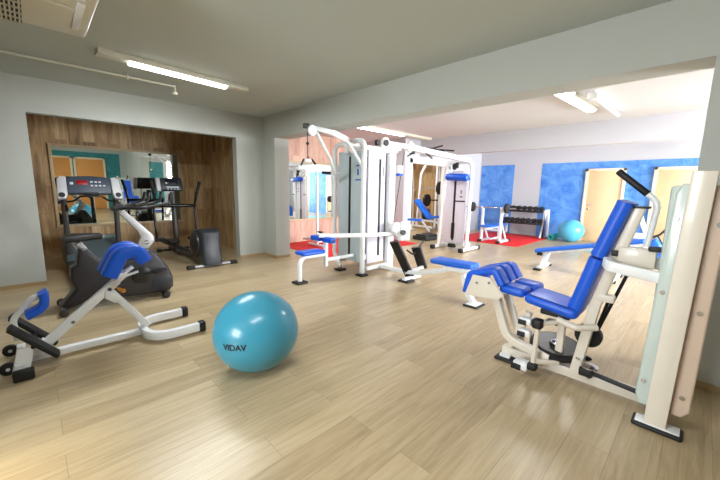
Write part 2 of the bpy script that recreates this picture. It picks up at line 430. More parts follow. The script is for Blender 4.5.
b.box((XN, Y0, 0), (XR + .2, Y0 + TH, ZC))
struct('wall_far_right', b, [M['wall_far'], M['tinted_wall']])
window('window_2', (XR + .07, 5.1, .8), (XR + .13, 7.3, 2.3), 'x', 3)
window('window_4', (1.8, YW + .07, .9), (3.1, YW + .13, 2.3), 'y', 2)
window('window_3', (XR + .07, 8.3, .8), (XR + .13, 10.7, 2.3), 'x', 3)

# wall mirrors (hung leaning forward a touch)
def wall_mirror(x, y0, y1, z0, z1, tilt, label):
    t = T('wall_mirror', (x, (y0 + y1) / 2, z0), label, 'mirror')
    R = Matrix.Translation((x + .006, 0, z0)) @ Matrix.Rotation(tilt, 4, 'Y') @ Matrix.Translation((-x - .006, 0, -z0))
    def tr(bb):
        bb.v = [tuple(R @ V(v)) for v in bb.v]; return bb
    g = B(); g.box((x + .006, y0, z0), (x + .014, y1, z1)); t.add('mirror_glass', tr(g), M['mirror'])
    f = .045
    fb = B()
    for lo, hi in (((x + .004, y0 - f, z0 - f), (x + .03, y1 + f, z0)), ((x + .004, y0 - f, z1), (x + .03, y1 + f, z1 + f)), ((x + .004, y0 - f, z0), (x + .03, y0, z1)), ((x + .004, y1, z0), (x + .03, y1 + f, z1))):
        fb.box(lo, hi, .003)
    t.add('mirror_frame', tr(fb), M['trimwood'])
wall_mirror(XA, 0.32, 2.34, 0.60, 2.0, math.radians(0.75), 'wide mirror in a pale wood frame on the dark oak alcove wall')
wall_mirror(XF, 3.7, 6.6, 0.58, 1.95, 0, 'large mirror between pale oak panels on the far room side wall')

# ------------------------------------------------------------------ ceiling things
def strip_light(name, p0, p1, w, h, lit0, lit1, label, group=None, strength=None):
    p0, p1 = V(p0), V(p1); c = (p0 + p1) / 2
    t = T(name, (c.x, c.y, ZC - h), label, 'ceiling light', group)
    u = (p1 - p0)
    z = ZC - h / 2
    b = B(); b.rt([(p0.x, p0.y, z + .01), (p1.x, p1.y, z + .01)], w, h - .02, r=.006); t.add('housing', b, M['plastic_w'])
    a = p0 + u * lit0; e = p0 + u * lit1
    d = B(); d.rt([(a.x, a.y, ZC - h + .018), (e.x, e.y, ZC - h + .018)], w * .8, .05, r=.02); t.add('diffuser', d, M['tube_lit'])
strip_light('strip_light', (-4.31, .58), (-4.45, 2.18), .13, .075, .17, .82, 'long white strip light on the grey ceiling in front of the treadmill alcove')
strip_light('strip_light', (-.75, -.5), (-.75, 1.1), .13, .075, .09, .91, 'added unseen strip light on the grey ceiling over the open near floor')  # out-of-view fixture, added to brighten the near floor and leg machine
strip_light('strip_light', (-1.46, 4.75), (-1.38, 6.35), .16, .075, .05, .95, 'short bright strip light on the far ceiling beside the white pipe stub')
strip_light('strip_light', (-5.12, 4.75), (-5.08, 7.4), .13, .075, .03, .60, 'long strip light on the far ceiling above the white weight tower')

b = B(); b.tube([(-5.0, -1.6, 2.62), (-4.98, 1.46, 2.62)], .013, 8); b.tube([(-4.98, 1.46, 2.632), (-4.98, 1.46, 2.55)], .012, 8)
b.lathe([(.012, 0), (.03, -.01), (.03, -.03), (.012, -.04)], (-4.98, 1.46, 2.555))
for y in (-1.2, -.2, .95): b.tube([(-4.985, y, ZC), (-4.985, y, 2.59)], .006, 6); b.box((-5.01, y - .01, 2.602), (-4.96, y + .01, 2.638), .003)
solo('sprinkler_pipe', b, M['plastic_w'], (-4.99, 0, 2.6), 'thin white ceiling pipe with drooping nozzle over the left equipment', 'pipe')
b = B(); b.cyl((-1.17, 5.35, 2.595), (-1.14, 6.9, 2.595), .028, 12); b.cyl((-1.17, 5.35, 2.55), (-1.17, 5.35, ZC), .035, 12); b.box((-1.23, 5.28, 2.55), (-1.11, 5.42, 2.63), .01)
b.tube([(-1.15, 6.3, ZC), (-1.15, 6.3, 2.6)], .01, 6)
solo('ceiling_pipe', b, M['white'], (-1.15, 6.1, 2.55), 'thick white pipe stub on the far room ceiling', 'pipe')
# ceiling mounted air conditioner, only its lower corner shows
t = T('air_conditioner', (-2.98, -.25, 2.38), 'cream ceiling air conditioner at the upper left corner', 'air conditioner')
b = B(); b.box((-3.38, -1.1, 2.42), (-2.575, .40, 2.655), .03, 3); b.box((-3.30, -.98, 2.412), (-2.86, .30, 2.44), .01); t.add('casing', b, M['plastic_w'])
g = B(); g.box((-3.34, -1.0, 2.409), (-2.70, .06, 2.42), .0)
t.add('air_grille', g, M['dark'])
g = B()
for k in range(52): g.box((-3.34, -1.0 + k * .0205, 2.403), (-2.70, -.991 + k * .0205, 2.4088))
for k in range(8): g.box((-3.34 + k * .09, -1.0, 2.4), (-3.33 + k * .09, .06, 2.4088))
t.add('grille_slats', g, M['plastic_w'])
b = B(); b.rt([(-2.66, -.95, 2.408), (-2.66, .33, 2.408)], .03, .012); b.box((-3.2, .30, 2.408), (-2.75, .34, 2.42), .003); b.box((-2.60, -1.1, 2.46), (-2.55, .39, 2.56), .02, 3); t.add('vent_flap', b, M['white'])

# ------------------------------------------------------------------ exercise balls
def ball(c, r, mat, label, name='exercise_ball', sz=1.0):
    b = B(); b.sph(c, r, sz=sz, u=64, v=40)
    t = T(name, (c[0], c[1], 0), label, 'exercise ball'); return t, t.add('ball_skin', b, mat)
BC = V((-2.22, 1.11, .291)); BR = .306; SQ = .95
t, sk = ball(BC, BR, M['ball'], 'big turquoise exercise ball with black lettering in the middle of the floor', sz=SQ)
b = B(); b.cyl(BC + V((.1, .25, .17)), BC + V((.1, .25, .17)).normalized() * (BR + .003), .012); t.add('plug', b, M['white'])
def sphere_text(txt, parent, loc, c, r, d, upv, size, mat):
    cu = bpy.data.curves.new('ball_lettering', 'FONT'); cu.body = txt; cu.size = 1; cu.align_x = 'CENTER'; cu.align_y = 'CENTER'; cu.offset = .03
    o = bpy.data.objects.new('tmp', cu); C.objects.link(o)
    me = bpy.data.meshes.new_from_object(o.evaluated_get(bpy.context.evaluated_depsgraph_get()))
    bpy.data.objects.remove(o)
    bm = bmesh.new(); bm.from_mesh(me)
    bmesh.ops.triangulate(bm, faces=bm.faces); bmesh.ops.subdivide_edges(bm, edges=[e for e in bm.edges if e.calc_length() > .15], cuts=3, use_grid_fill=True)
    d = V(d).normalized(); right = V(upv).cross(d).normalized(); up = d.cross(right)
    for v in bm.verts:
        a = v.co.x * size / r; e = v.co.y * size / r
        q = (d * math.cos(a) * math.cos(e) + right * math.sin(a) * math.cos(e) + up * math.sin(e)).normalized()
        q = q * (r + .0025); q.z *= SQ; v.co = V(c) + q - V(loc)
    bm.to_mesh(me); bm.free(); me.materials.clear(); me.materials.append(mat); me.name = 'ball_lettering'
    ob = bpy.data.objects.new('ball_lettering', me); C.objects.link(ob); ob.parent = parent
# lettering direction: towards the viewer, left and low
cam_dir = (V((0, 0, 1.35)) - BC).normalized(); side = V((0, 0, 1)).cross(cam_dir).normalized(); upc = cam_dir.cross(side)
dd = (cam_dir * .86 - side * .50 - upc * .34)
sphere_text('VIDAV', t.o, t.loc, BC, BR, dd, upc * 1.0 + side * .14, .058, M['logo'])
ball((-2.47, 10.55, .31), .31, M['ball2'], 'sky blue exercise ball on the floor by the far pale door')

# ------------------------------------------------------------------ hyperextension bench (front left)
t = T('hyperextension_bench', (-3.4, .4, 0), 'low white frame back extension bench with blue pads at the lower left', 'exercise bench')
b = B()
b.rt([(-3.4, -.16, .05), (-3.4, .64, .05)], .06, .05)
b.rt(fillet([(-3.15, 1.03, .055), (-3.15, .61, .055), (-3.65, .61, .055), (-3.65, 1.03, .055)], .2, 10), .055, .075)
b.rt([(-3.17, -.17, .06), (-3.63, -.17, .06)], .05, .07)
b.rt([(-3.22, -.17, .03), (-3.22, -.13, .2)], .09, .02, up=(1, 0, 0))
b.rt([(-3.4, -.10, .06), (-3.4, -.02, .16)], .06, .06, up=(1, 0, 0))
t.add('base_frame', b, M['white'])
b = B(); b.rt([(-3.4, -.10, .07), (-3.4, .45, .545)], .066, .05, up=(1, 0, 0)); b.rt([(-3.4, .40, .50), (-3.4, .52, .60)], .05, .036, up=(1, 0, 0))
b.rt([(-3.4, .38, .49), (-3.4, .645, .09)], .055, .05, up=(1, 0, 0))
b.prism([(.36, .49), (.43, .44), (.48, .38), (.42, .36), (.35, .42)], 'x', -3.435, -3.36, .004)
b.cyl((-3.35, .425, .40), (-3.45, .425, .40), .012)
t.add('incline_post', b, M['white'])
for x in (-3.15, -3.65):
    b = B(); b.box((x - .036, 1.0, .012), (x + .036, 1.055, .1), .008); t.add('end_cap', b, M['black'])
b = B(); b.box((-3.185, -.21, 0), (-3.11, -.10, .07), .012); t.add('rear_foot', b, M['black'])
for x in (-3.30, -3.67):
    b = B(); b.cyl((x - .018, -.235, .045), (x + .018, -.235, .045), .045, 20, bev=.006); b.m = 1; b.cyl((x - .02, -.235, .045), (x + .02, -.235, .045), .012); b.rt([(x, -.235, .045), (x, -.16, .055)], .02, .03)
    t.add('wheel', b, [M['black'], M['white']])
for x, dx in ((-3.25, 0), (-3.52, 0)):
    b = B(); b.rt([(x, -.20, .355), (x, .03, .085)], .035, .13, up=(1, 0, 0), r=.014); t.add('foot_plate', b, M['black'])
b = B(); b.rt([(-3.2, -.09, .20), (-3.56, -.09, .20)], .03, .03); b.rt([(-3.4, -.09, .20), (-3.4, -.06, .13)], .03, .04); t.add('foot_plate_bar', b, M['black'])
b = B(); b.rt(fillet([(-3.42, -.17, .20), (-3.42, -.19, .36), (-3.42, -.07, .50), (-3.42, -.03, .505)], .12, 8), .04, .035, up=(1, 0, 0)); t.add('calf_bracket', b, M['white'])
def hook_pad(pts, w, th, x):
    return B().sweep([(x, y, z) for y, z in pts], rrect(th, w, .03, 4), up=(1, 0, 0))
b = hook_pad([(-.015, .55), (-.005, .53), (-.005, .49), (-.01, .455), (-.04, .425), (-.08, .405), (-.11, .395)], .15, .055, -3.36)
t.add('calf_pad', b, M['blue'])
for x in (-3.30, -3.485):
    pts = fillet([(0, .385, .615), (0, .475, .79), (0, .59, .81), (0, .64, .71)], .1, 8)
    b = B().sweep([(x, p[1], p[2]) for p in pts], rrect(.11, .17, .04, 4), up=(1, 0, 0)); t.add('hip_pad', b, M['blue'])
b = B(); b.rt([(-3.5, .47, .62), (-3.24, .47, .62)], .06, .03); b.rt([(-3.35, .47, .60), (-3.35, .56, .66)], .03, .06, up=(1, 0, 0)); b.rt([(-3.35, .50, .585), (-3.35, .60, .61)], .02, .03, up=(1, 0, 0)); t.add('pad_bracket', b, M['white'])
b = B(); b.cyl((-3.40, .44, .485), (-3.32, .47, .475), .007); b.sph((-3.31, .475, .47), .018, u=12, v=8); b.cyl((-3.36, .455, .478), (-3.325, .468, .474), .013); t.add('adjust_knob', b, M['orange'])
b = B(); b.cyl((-3.367, .14, .268), (-3.365, .14, .268), .013); t.add('round_emblem', b, M['label_grey'])

# ------------------------------------------------------------------ exercise bike
X = -4.65
t = T('exercise_bike', (X, .6, 0), 'charcoal upright exercise bike behind the white back extension bench', 'exercise bike')
b = B()
b.prism([(.30, .665), (.37, .665), (.43, .58), (.50, .485), (.62, .455), (.78, .50), (.88, .585), (.94, .60), (1.0, .56), (1.07, .46), (1.14, .34), (1.18, .22), (1.18, .10), (1.13, .05), (1.0, .045), (.6, .06), (.38, .12), (.22, .045), (.13, .03), (.10, .06), (.24, .24), (.21, .34), (.22, .47), (.27, .50)], 'x', X - .11, X + .11, .035, 3)
body = t.add('body', b, M['body'])
b = B(); b.prism([(.33, .50), (.37, .42), (.5, .39), (.66, .37), (.66, .385), (.5, .405), (.38, .435), (.345, .505)], 'x', X + .108, X + .114); t.add('body_trim', b, M['greypaint'], body)
b = B(); b.prism([(.93, .12), (1.16, .14), (1.16, .24), (.97, .26)], 'x', X + .106, X + .116, .004); t.add('side_panel', b, M['graphite'], body)
b = B(); b.box((X - .2, .10, .02), (X + .2, .15, .07), .015); b.cyl((X - .25, .125, .04), (X - .2, .125, .04), .04, bev=.008); b.cyl((X + .2, .125, .04), (X + .25, .125, .04), .04, bev=.008); t.add('rear_stabilizer', b, M['greypaint'])
b = B(); b.box((X - .2, 1.04, .02), (X + .2, 1.1, .07), .015); b.cyl((X - .25, 1.06, .04), (X - .18, 1.06, .04), .04, bev=.008); b.cyl((X + .18, 1.06, .04), (X + .25, 1.06, .04), .04, bev=.008); t.add('front_stabilizer', b, M['black'])
b = B(); b.rt([(X, .33, .62), (X, .27, .76)], .06, .06, up=(1, 0, 0)); b.rt([(X + .02, .36, .64), (X + .02, .31, .73)], .05, .10, up=(1, 0, 0)); t.add('seat_post', b, M['silver'])
b = B(); b.prism([(-.15 + X, .19), (.15 + X, .19), (.13 + X, .34), (.05 + X, .44), (.03 + X, .52), (-.03 + X, .52), (-.05 + X, .44), (-.13 + X, .34)], 'z', .745, .815, .025, 3); t.add('seat', b, M['black'])
b = B(); b.prism([(.80, .54), (.93, .57), (1.02, .68), (1.015, .74), (.98, .79), (.74, 1.06), (.69, 1.03), (.86, .80), (.88, .74)], 'x', X - .035, X + .035, .01, 2); arm = t.add('handlebar_post', b, M['silver'])
b = B(); b.cyl((X + .035, .935, .67), (X + .038, .935, .67), .028); b.m = 1; b.rt([(X + .039, .91, .665), (X + .039, .96, .678)], .012, .002, up=(1, 0, 0)); t.add('round_logo', b, [M['label_grey'], M['white']], arm)
for s in (-1, 1):
    b = B(); b.tube([(X, .68, 1.07), (X + s * .12, .72, 1.09), (X + s * .22, .90, 1.09), (X + s * .22, 1.10, 1.13), (X + s * .2, 1.17, 1.16), (X + s * .2, 1.18, 1.25)], .017, 12, fil=.05); hb = t.add('handlebar', b, M['black'])
    b = B(); b.tube([(X + s * .10, .70, 1.08), (X + s * .12, .84, 1.12), (X + s * .10, .96, 1.16), (X + s * .10, .99, 1.27)], .018, 12, fil=.05); t.add('inner_grip', b, M['blackgloss'], hb)
b = B(); b.box((X - .09, .62, 1.07), (X + .09, .74, 1.11), .015, rot=Matrix.Rotation(.5, 3, 'X')); t.add('console', b, M['graphite'])
b = B(); b.cyl((X + .11, .84, .30), (X + .135, .84, .30), .10, 28, bev=.008); b.rt([(X + .145, .80, .29), (X + .145, 1.0, .335)], .035, .018, up=(1, 0, 0)); t.add('crank', b, M['blackgloss'])
b = B(); b.cyl((X - .135, .84, .30), (X - .11, .84, .30), .10, 28, bev=.008); b.rt([(X - .145, .88, .31), (X - .145, .68, .265)], .035, .018, up=(1, 0, 0)); t.add('crank', b, M['blackgloss'])
for s, y, z in ((1, 1.0, .335), (-1, .68, .265)):
    b = B(); b.box((X + s * .20 - .045, y - .05, z - .012), (X + s * .20 + .045, y + .09, z + .012), .006, rot=Matrix.Rotation(.2, 3, 'X')); b.cyl((X + s * .14, y, z), (X + s * .2, y, z), .008); t.add('pedal', b, M['black'])

# ------------------------------------------------------------------ treadmill
t = T('treadmill', (-6.3, .65, 0), 'dark treadmill with red lit console facing the alcove mirror', 'treadmill')
b = B(); b.box((-7.35, .34, .07), (-5.15, .96, .15), .015); t.add('deck', b, M['body'])
b = B(); b.box((-6.85, .42, .148), (-5.14, .88, .16), .006); t.add('belt', b, M['black'])
for y in (.30, .90):
    b = B(); b.box((-7.0, y, .05), (-5.12, y + .10, .185), .02, 3); b.m = 1; b.box((-6.8, y + .03, .184), (-5.3, y + .07, .19), .002); t.add('side_rail', b, [M['body'], M['greypaint']])
b = B(); b.prism([(-7.5, .05), (-7.5, .30), (-7.40, .46), (-7.15, .50), (-6.85, .40), (-6.6, .20), (-6.6, .05)], 'y', .28, 1.02, .04, 3); t.add('motor_hood', b, M['tealgrey'])
for y in (.33, .96):
    b = B(); b.rt([(-6.75, y, .06), (-6.62, y, 1.14)], .07, .07, up=(0, 1, 0), r=.02); t.add('upright', b, M['greypaint'])
    b = B(); b.tube([(-6.62, y, 1.10), (-6.50, y, 1.10), (-6.2, y, 1.04), (-6.15, y, .98)], .018, 10, fil=.05); t.add('handrail', b, M['blackgloss'])
b = B(); b.tube([(-6.58, .34, 1.08), (-6.50, .44, 1.10), (-6.46, .52, 1.17), (-6.45, .76, 1.17), (-6.50, .85, 1.10), (-6.58, .95, 1.08)], .014, 10, fil=.05); t.add('front_grip', b, M['blackgloss'])
def tiltbox(b, lo, hi, c, ang, bev=0.0, seg=2):
    """box given in a console frame (x out of face, y across, z up the face), tilted about y"""
    bb = B(); bb.box(lo, hi, bev, seg); R = Matrix.Rotation(ang, 3, 'Y')
    b.put([R @ V(v) + V(c) for v in bb.v], bb.f)
cc = (-6.56, .645, 1.315); an = -.40
b = B(); bb = B(); bb.prism([(-.26, -.12), (.26, -.12), (.27, .12), (.2, .155), (0, .17), (-.2, .155), (-.27, .12)], 'x', -.06, .01, .015); R = Matrix.Rotation(an, 3, 'Y'); b.put([R @ V(v) + V(cc) for v in bb.v], bb.f); con = t.add('console', b, M['console'])
b = B(); tiltbox(b, (.009, -.15, .02), (.016, -.02, .09), cc, an, .003); t.add('red_display', b, M['red_led'], con, 'glowing red display')
for r_ in range(2):
    for k in range(4 if r_ else 3): b = B(); tiltbox(b, (.009, .01 + k * .05, .055 - r_ * .06), (.015, .042 + k * .05, .08 - r_ * .06), cc, an, .003); t.add('button', b, M['btn'], con)
b = B(); tiltbox(b, (.009, -.23, .02), (.015, -.19, .06), cc, an, .003); t.add('button', b, M['btn'], con)
b = B(); tiltbox(b, (-.02, -.08, -.15), (.05, .09, -.115), cc, an, .008); t.add('console_tray', b, M['black'], con)
for s in (-1, 1):
    b = B(); bb = B(); y0 = s * .265; y1 = s * .39
    bb.prism([(y0, .14), (y0, -.13), (s * .29, -.2), (y1 - s * .01, -.21), (y1, -.17), (y1 - s * .02, .10), (s * .33, .15)], 'x', -.05, .03, .012); b.put([R @ V(v) + V(cc) for v in bb.v], bb.f); wing = t.add('console_wing', b, M['silver'])
    b = B(); bb = B(); bb.cyl((.028, s * .335, -.15), (.036, s * .335, -.15), .038, 24); b.put([R @ V(v) + V(cc) for v in bb.v], bb.f); t.add('cup_holder', b, M['black'], wing)

# ------------------------------------------------------------------ elliptical trainer
t = T('elliptical_trainer', (-6.6, 2.05, 0), 'black elliptical trainer with levers at the right end of the alcove', 'elliptical trainer')
b = B(); b.rt([(-7.75, 2.0, .06), (-5.9, 2.05, .06)], .09, .07); t.add('base_rail', b, M['graphite'])
b = B(); b.prism([(-6.22, .03), (-6.26, .30), (-6.20, .52), (-6.10, .61), (-5.78, .64), (-5.68, .58), (-5.70, .30), (-5.62, .05), (-5.70, .02)], 'y', 1.93, 2.25, .05, 4); t.add('drive_housing', b, M['graphite'])
b = B(); b.cyl((-6.0, 1.90, .36), (-6.0, 2.28, .36), .21, 32, bev=.02); t.add('crank_disc', b, M['body'])
b = B(); b.rt([(-5.72, 1.72, .03), (-5.72, 2.50, .03)], .05, .035); b.m = 1
for y in (1.74, 2.45): b.box((-5.76, y - .05, 0), (-5.68, y + .07, .06), .012)
t.add('rear_stabilizer', b, [M['silver'], M['black']])
b = B(); b.rt([(-7.65, 1.75, .03), (-7.65, 2.28, .03)], .05, .04); b.box((-7.7, 1.72, 0), (-7.6, 1.80, .06), .01); b.box((-7.7, 2.24, 0), (-7.6, 2.32, .06), .01); t.add('front_stabilizer', b, M['black'])
b = B(); b.rt([(-7.10, 1.95, .06), (-7.2, 1.95, 1.22)], .09, .09, up=(0, 1, 0), r=.03); t.add('front_post', b, M['greypaint'])
b = B(); b.tube([(-7.14, 1.95, .97), (-7.0, 1.62, .98)], .03, 10); b.tube([(-7.14, 1.95, .97), (-7.0, 2.24, .97)], .03, 10); b.cyl((-7.0, 1.54, .98), (-7.0, 2.30, .97), .033, 14, bev=.008); t.add('pivot_bar', b, M['blackgloss'])
cc = (-7.16, 1.88, 1.37); an = -.35; R = Matrix.Rotation(an, 3, 'Y')
b = B(); tiltbox(b, (-.05, -.15, -.13), (.03, .24, .13), cc, an, .03, 3); con = t.add('console', b, M['graphite'])
b = B(); tiltbox(b, (.025, -.06, .0), (.034, .16, .09), cc, an, .006); t.add('screen', b, M['screen'], con)
b = B(); tiltbox(b, (-.04, -.21, -.14), (.035, -.14, .12), cc, an, .01); t.add('console_trim', b, M['silver'], con)
b = B(); tiltbox(b, (.028, -.05, -.08), (.035, .17, -.05), cc, an, .002); t.add('key_strip', b, M['btn'], con)
for k in range(4): b = B(); tiltbox(b, (.028, -.04 + k * .055, -.115), (.036, -.01 + k * .055, -.095), cc, an, .002); t.add('button', b, M['btn'], con)
for y, s in ((1.57, 1), (2.27, -1)):
    b = B(); b.tube([(-6.92, y, .36), (-7.0, y, .97), (-6.86, y, 1.15), (-6.80, y - s * .06, 1.42)], .022, 12, fil=.12); lv = t.add('swing_lever', b, M['blackgloss'])
    b = B(); b.tube([(-6.86, y, 1.17), (-6.80, y - s * .055, 1.43)], .029, 12); t.add('grip', b, M['black'], lv)
    b = B(); b.rt([(-6.92, y + s * .08, .34), (-6.0, y + s * .26, .25)], .05, .06); b.cyl((-6.92, y - .03, .36), (-6.92, y + s * .12, .36), .035); t.add('pedal_arm', b, M['body'])
    b = B(); b.box((-6.75, y + s * .07, .355), (-6.35, y + s * .23, .40), .018); t.add('foot_pedal', b, M['black'])

# ------------------------------------------------------------------ white weight tower with low-row bench and lat seat
t = T('cable_weight_tower', (-3.95, 4.0, 0), 'tall white multi station weight tower with guarded stacks beside the pillar opening', 'weight machine')
W = M['white']
# frame
b = B()
b.tube([(-3.62, 3.60, .04), (-3.62, 3.60, 2.07), (-3.90, 3.62, 2.07), (-3.90, 3.64, 1.9)], .04, 14, fil=.13)
b.tube([(-4.05, 3.64, 1.9), (-4.05, 3.64, 2.05), (-4.34, 3.64, 2.05), (-4.34, 3.64, .25), (-4.12, 3.58, .08)], .036, 14, fil=.13)
corner = t.add('corner_post', b, W)
b = B(); b.rt([(-3.63, 4.24, .03), (-3.63, 4.24, 2.02)], .08, .14, up=(0, 1, 0)); b.rt([(-3.62, 3.64, 1.96), (-3.62, 4.3, 1.96)], .06, .07); b.rt([(-3.62, 3.68, .10), (-3.62, 4.3, .10)], .06, .06)
b.rt([(-4.35, 4.36, .04), (-4.35, 4.36, 2.02)], .07, .07, up=(0, 1, 0)); b.rt([(-4.35, 4.36, 1.98), (-3.62, 4.36, 1.98)], .06, .06); b.rt([(-4.35, 3.66, .12), (-4.35, 4.36, .12)], .06, .06)
t.add('rear_frame', b, W)
for p in ((-3.62, 3.60), (-4.12, 3.58), (-3.62, 4.26), (-4.35, 4.36)):
    b = B(); b.box((p[0] - .075, p[1] - .075, 0), (p[0] + .075, p[1] + .075, .03), .01); t.add('rubber_foot', b, M['black'])
b = B(); b.box((-4.32, 3.70, .16), (-3.73, 3.74, 1.94), .015); sa = t.add('stack_guard', b, M['shroud_a'], label='blue grey guard panel with a long black slot')
b = B(); b.box((-4.055, 3.692, .27), (-4.01, 3.70, 1.86), .003); t.add('slot', b, M['black'], sa)
b = B(); b.box((-3.90, 3.694, 1.48), (-3.78, 3.70, 1.50), .0); b.box((-3.86, 3.694, 1.56), (-3.83, 3.70, 1.66)); b.box((-3.89, 3.694, 1.70), (-3.82, 3.70, 1.72)); t.add('sticker', b, M['label_blue'], sa)
b = B(); b.box((-3.70, 3.75, .16), (-3.66, 4.14, 1.93), .015); sb = t.add('stack_guard', b, M['shroud_b'], label='pale lilac guard panel facing the low row bench')
b = B(); b.box((-3.66, 3.98, .27), (-3.652, 4.025, 1.82), .003); t.add('slot', b, M['black'], sb)
b = B(); b.box((-3.66, 4.07, 1.55), (-3.654, 4.09, 1.70)); t.add('sticker', b, M['label_grey'], sb)
b = B(); b.box((-3.66, 4.05, 1.44), (-3.654, 4.12, 1.455)); t.add('sticker', b, M['label_grey'], sb)
b = B(); b.box((-4.31, 4.28, .16), (-3.70, 4.32, 1.93), .01); b.box((-4.31, 3.75, .16), (-4.27, 4.27, 1.93), .01); t.add('stack_guard', b, M['shroud_b'])
# weight plates glimpsed behind the guards
b = B()
for k in range(14): b.box((-4.18, 3.76, .2 + k * .045), (-3.88, 3.9, .24 + k * .045), .004)
t.add('weight_stack', b, M['iron'])
# handrail around the corner
b = B(); b.tube([(-3.90, 2.98, .66), (-3.84, 3.12, .65), (-3.62, 3.56, .645), (-3.57, 3.70, .64), (-3.57, 4.34, .62), (-3.57, 4.46, .60)], .034, 12, fil=.05); t.add('side_arm', b, W)
# lat arm
b = B(); b.tube([(-3.9, 3.72, 1.90), (-3.9, 3.50, 2.10), (-3.9, 3.25, 2.16), (-3.9, 2.80, 2.17)], .035, 12, fil=.15); b.tube([(-3.63, 3.64, 1.62), (-3.72, 3.36, 2.02), (-3.82, 3.12, 2.12), (-3.9, 2.85, 2.17)], .024, 12, fil=.1); b.tube([(-4.3, 3.64, 1.5), (-4.05, 3.3, 1.8), (-3.93, 2.95, 2.13)], .024, 10); la = t.add('lat_arm', b, W)
b = B(); b.lathe([(.02, -.02), (.065, -.018), (.072, -.01), (.06, 0), (.072, .01), (.065, .018), (.02, .02)], (-3.86, 2.83, 2.13), (1, 0, 0)); t.add('pulley', b, W, la)
b = B(); b.box((-3.93, 2.72, 2.15), (-3.87, 2.80, 2.215), .008); t.add('arm_cap', b, M['black'], la)
b = B(); b.cyl((-3.88, 2.765, 1.72), (-3.88, 2.765, 2.16), .006, 6); b.sph((-3.88, 2.765, 1.95), .022, u=12, v=8); b.tube([(-3.88, 2.765, 1.79), (-3.85, 2.79, 1.72)], .006, 6); t.add('cable', b, M['black'], la)
b = B(); b.box((-3.93, 2.74, 1.70), (-3.83, 2.80, 1.745), .012); b.m = 1; b.tube([(-3.92, 2.73, 1.745), (-3.96, 2.71, 1.66)], .013, 8); b.tube([(-3.84, 2.80, 1.745), (-3.80, 2.84, 1.67)], .013, 8); t.add('grip_handle', b, [W, M['black']], la)
# upper pulleys
b = B(); b.box((-3.64, 3.92, 1.98), (-3.56, 4.40, 2.03), .01)
for y in (4.02, 4.66): b.lathe([(.02, -.025), (.085, -.022), (.092, -.012), (.08, 0), (.092, .012), (.085, .022), (.02, .025)], (-3.58, y, 2.06), (1, 0, 0)); 
t.add('pulley_block', b, W); b = B()
for y in (3.72,): b.lathe([(.02, -.02), (.07, -.018), (.078, -.008), (.07, .0), (.078, .008), (.07, .018), (.02, .02)], (-3.9, y, 1.98), (1, 0, 0))
t.add('pulley', b, W); b = B(); b.box((-3.62, 4.06, 2.02), (-3.55, 4.62, 2.10), .012); t.add('pulley_bracket', b, W)
b = B(); b.box((-3.66, 3.86, 2.02), (-3.60, 3.92, 2.10), .01); t.add('pulley_cap', b, M['black'])
b = B(); b.cyl((-3.54, 4.0, 2.06), (-3.53, 4.0, 2.06), .05); t.add('pulley_hub', b, M['black'])
b = B(); b.box((-3.60, 4.66, 1.95), (-3.55, 4.76, 2.0), .01); b.cyl((-3.56, 4.72, 1.97), (-3.52, 4.52, 1.90), .012);  t.add('pulley_cap', b, M['black'])
# seat toward the room
b = B(); b.tube([(-3.9, 2.63, .03), (-3.9, 2.63, .28), (-3.9, 2.68, .37), (-3.9, 3.12, .37)], .034, 12, fil=.12); b.rt([(-3.9, 3.10, .18), (-3.9, 3.10, .58)], .06, .05, up=(0, 1, 0)); b.rt([(-3.9, 3.12, .56), (-3.9, 3.12, .64)], .05, .05, up=(0, 1, 0)); b.rt([(-3.9, 3.1, .28), (-3.9, 3.66, .28)], .05, .05); t.add('seat_frame', b, W)
b = B(); b.box((-3.98, 2.54, 0), (-3.82, 2.72, .03), .01); t.add('rubber_foot', b, M['black'])
b = B(); b.box((-4.02, 2.62, .40), (-3.79, 3.02, .455), .028, 4); t.add('seat', b, M['blue'])
for x in (-4.08, -3.80):
    b = B(); b.box((x - .12, 3.02, .555), (x + .12, 3.12, .635), .03, 4); b.m = 1; b.box((x + .117, 3.05, .58), (x + .124, 3.09, .61), .002); t.add('knee_roller', b, [M['blue'], M['black']])
b = B(); b.cyl((-3.9, 3.0, .66), (-3.9, 3.0, .71), .018, 12); b.box((-3.95, 2.97, .70), (-3.86, 3.03, .72), .008); t.add('adjust_knob', b, M['black'])
# crossover beam to the far column
b = B(); b.rt([(-3.60, 4.62, 2.06), (-3.66, 6.82, 2.0)], .10, .10, r=.02); beam = t.add('overhead_beam', b, W)
b = B(); b.box((-3.66, 5.30, 2.08), (-3.58, 5.72, 2.11), .005); b.tube([(-3.86, 5.30, 2.13), (-3.62, 5.38, 2.11), (-3.40, 5.36, 2.14)], .014, 8, fil=.06); b.tube([(-3.86, 5.66, 2.12), (-3.62, 5.64, 2.11), (-3.36, 5.70, 2.08)], .014, 8, fil=.06); t.add('chin_up_grips', b, M['black'], beam)
b = B(); b.cyl((-3.59, 5.06, 2.03), (-3.55, 5.28, 1.92), .014, 8); t.add('hook_peg', b, M['black'], beam)
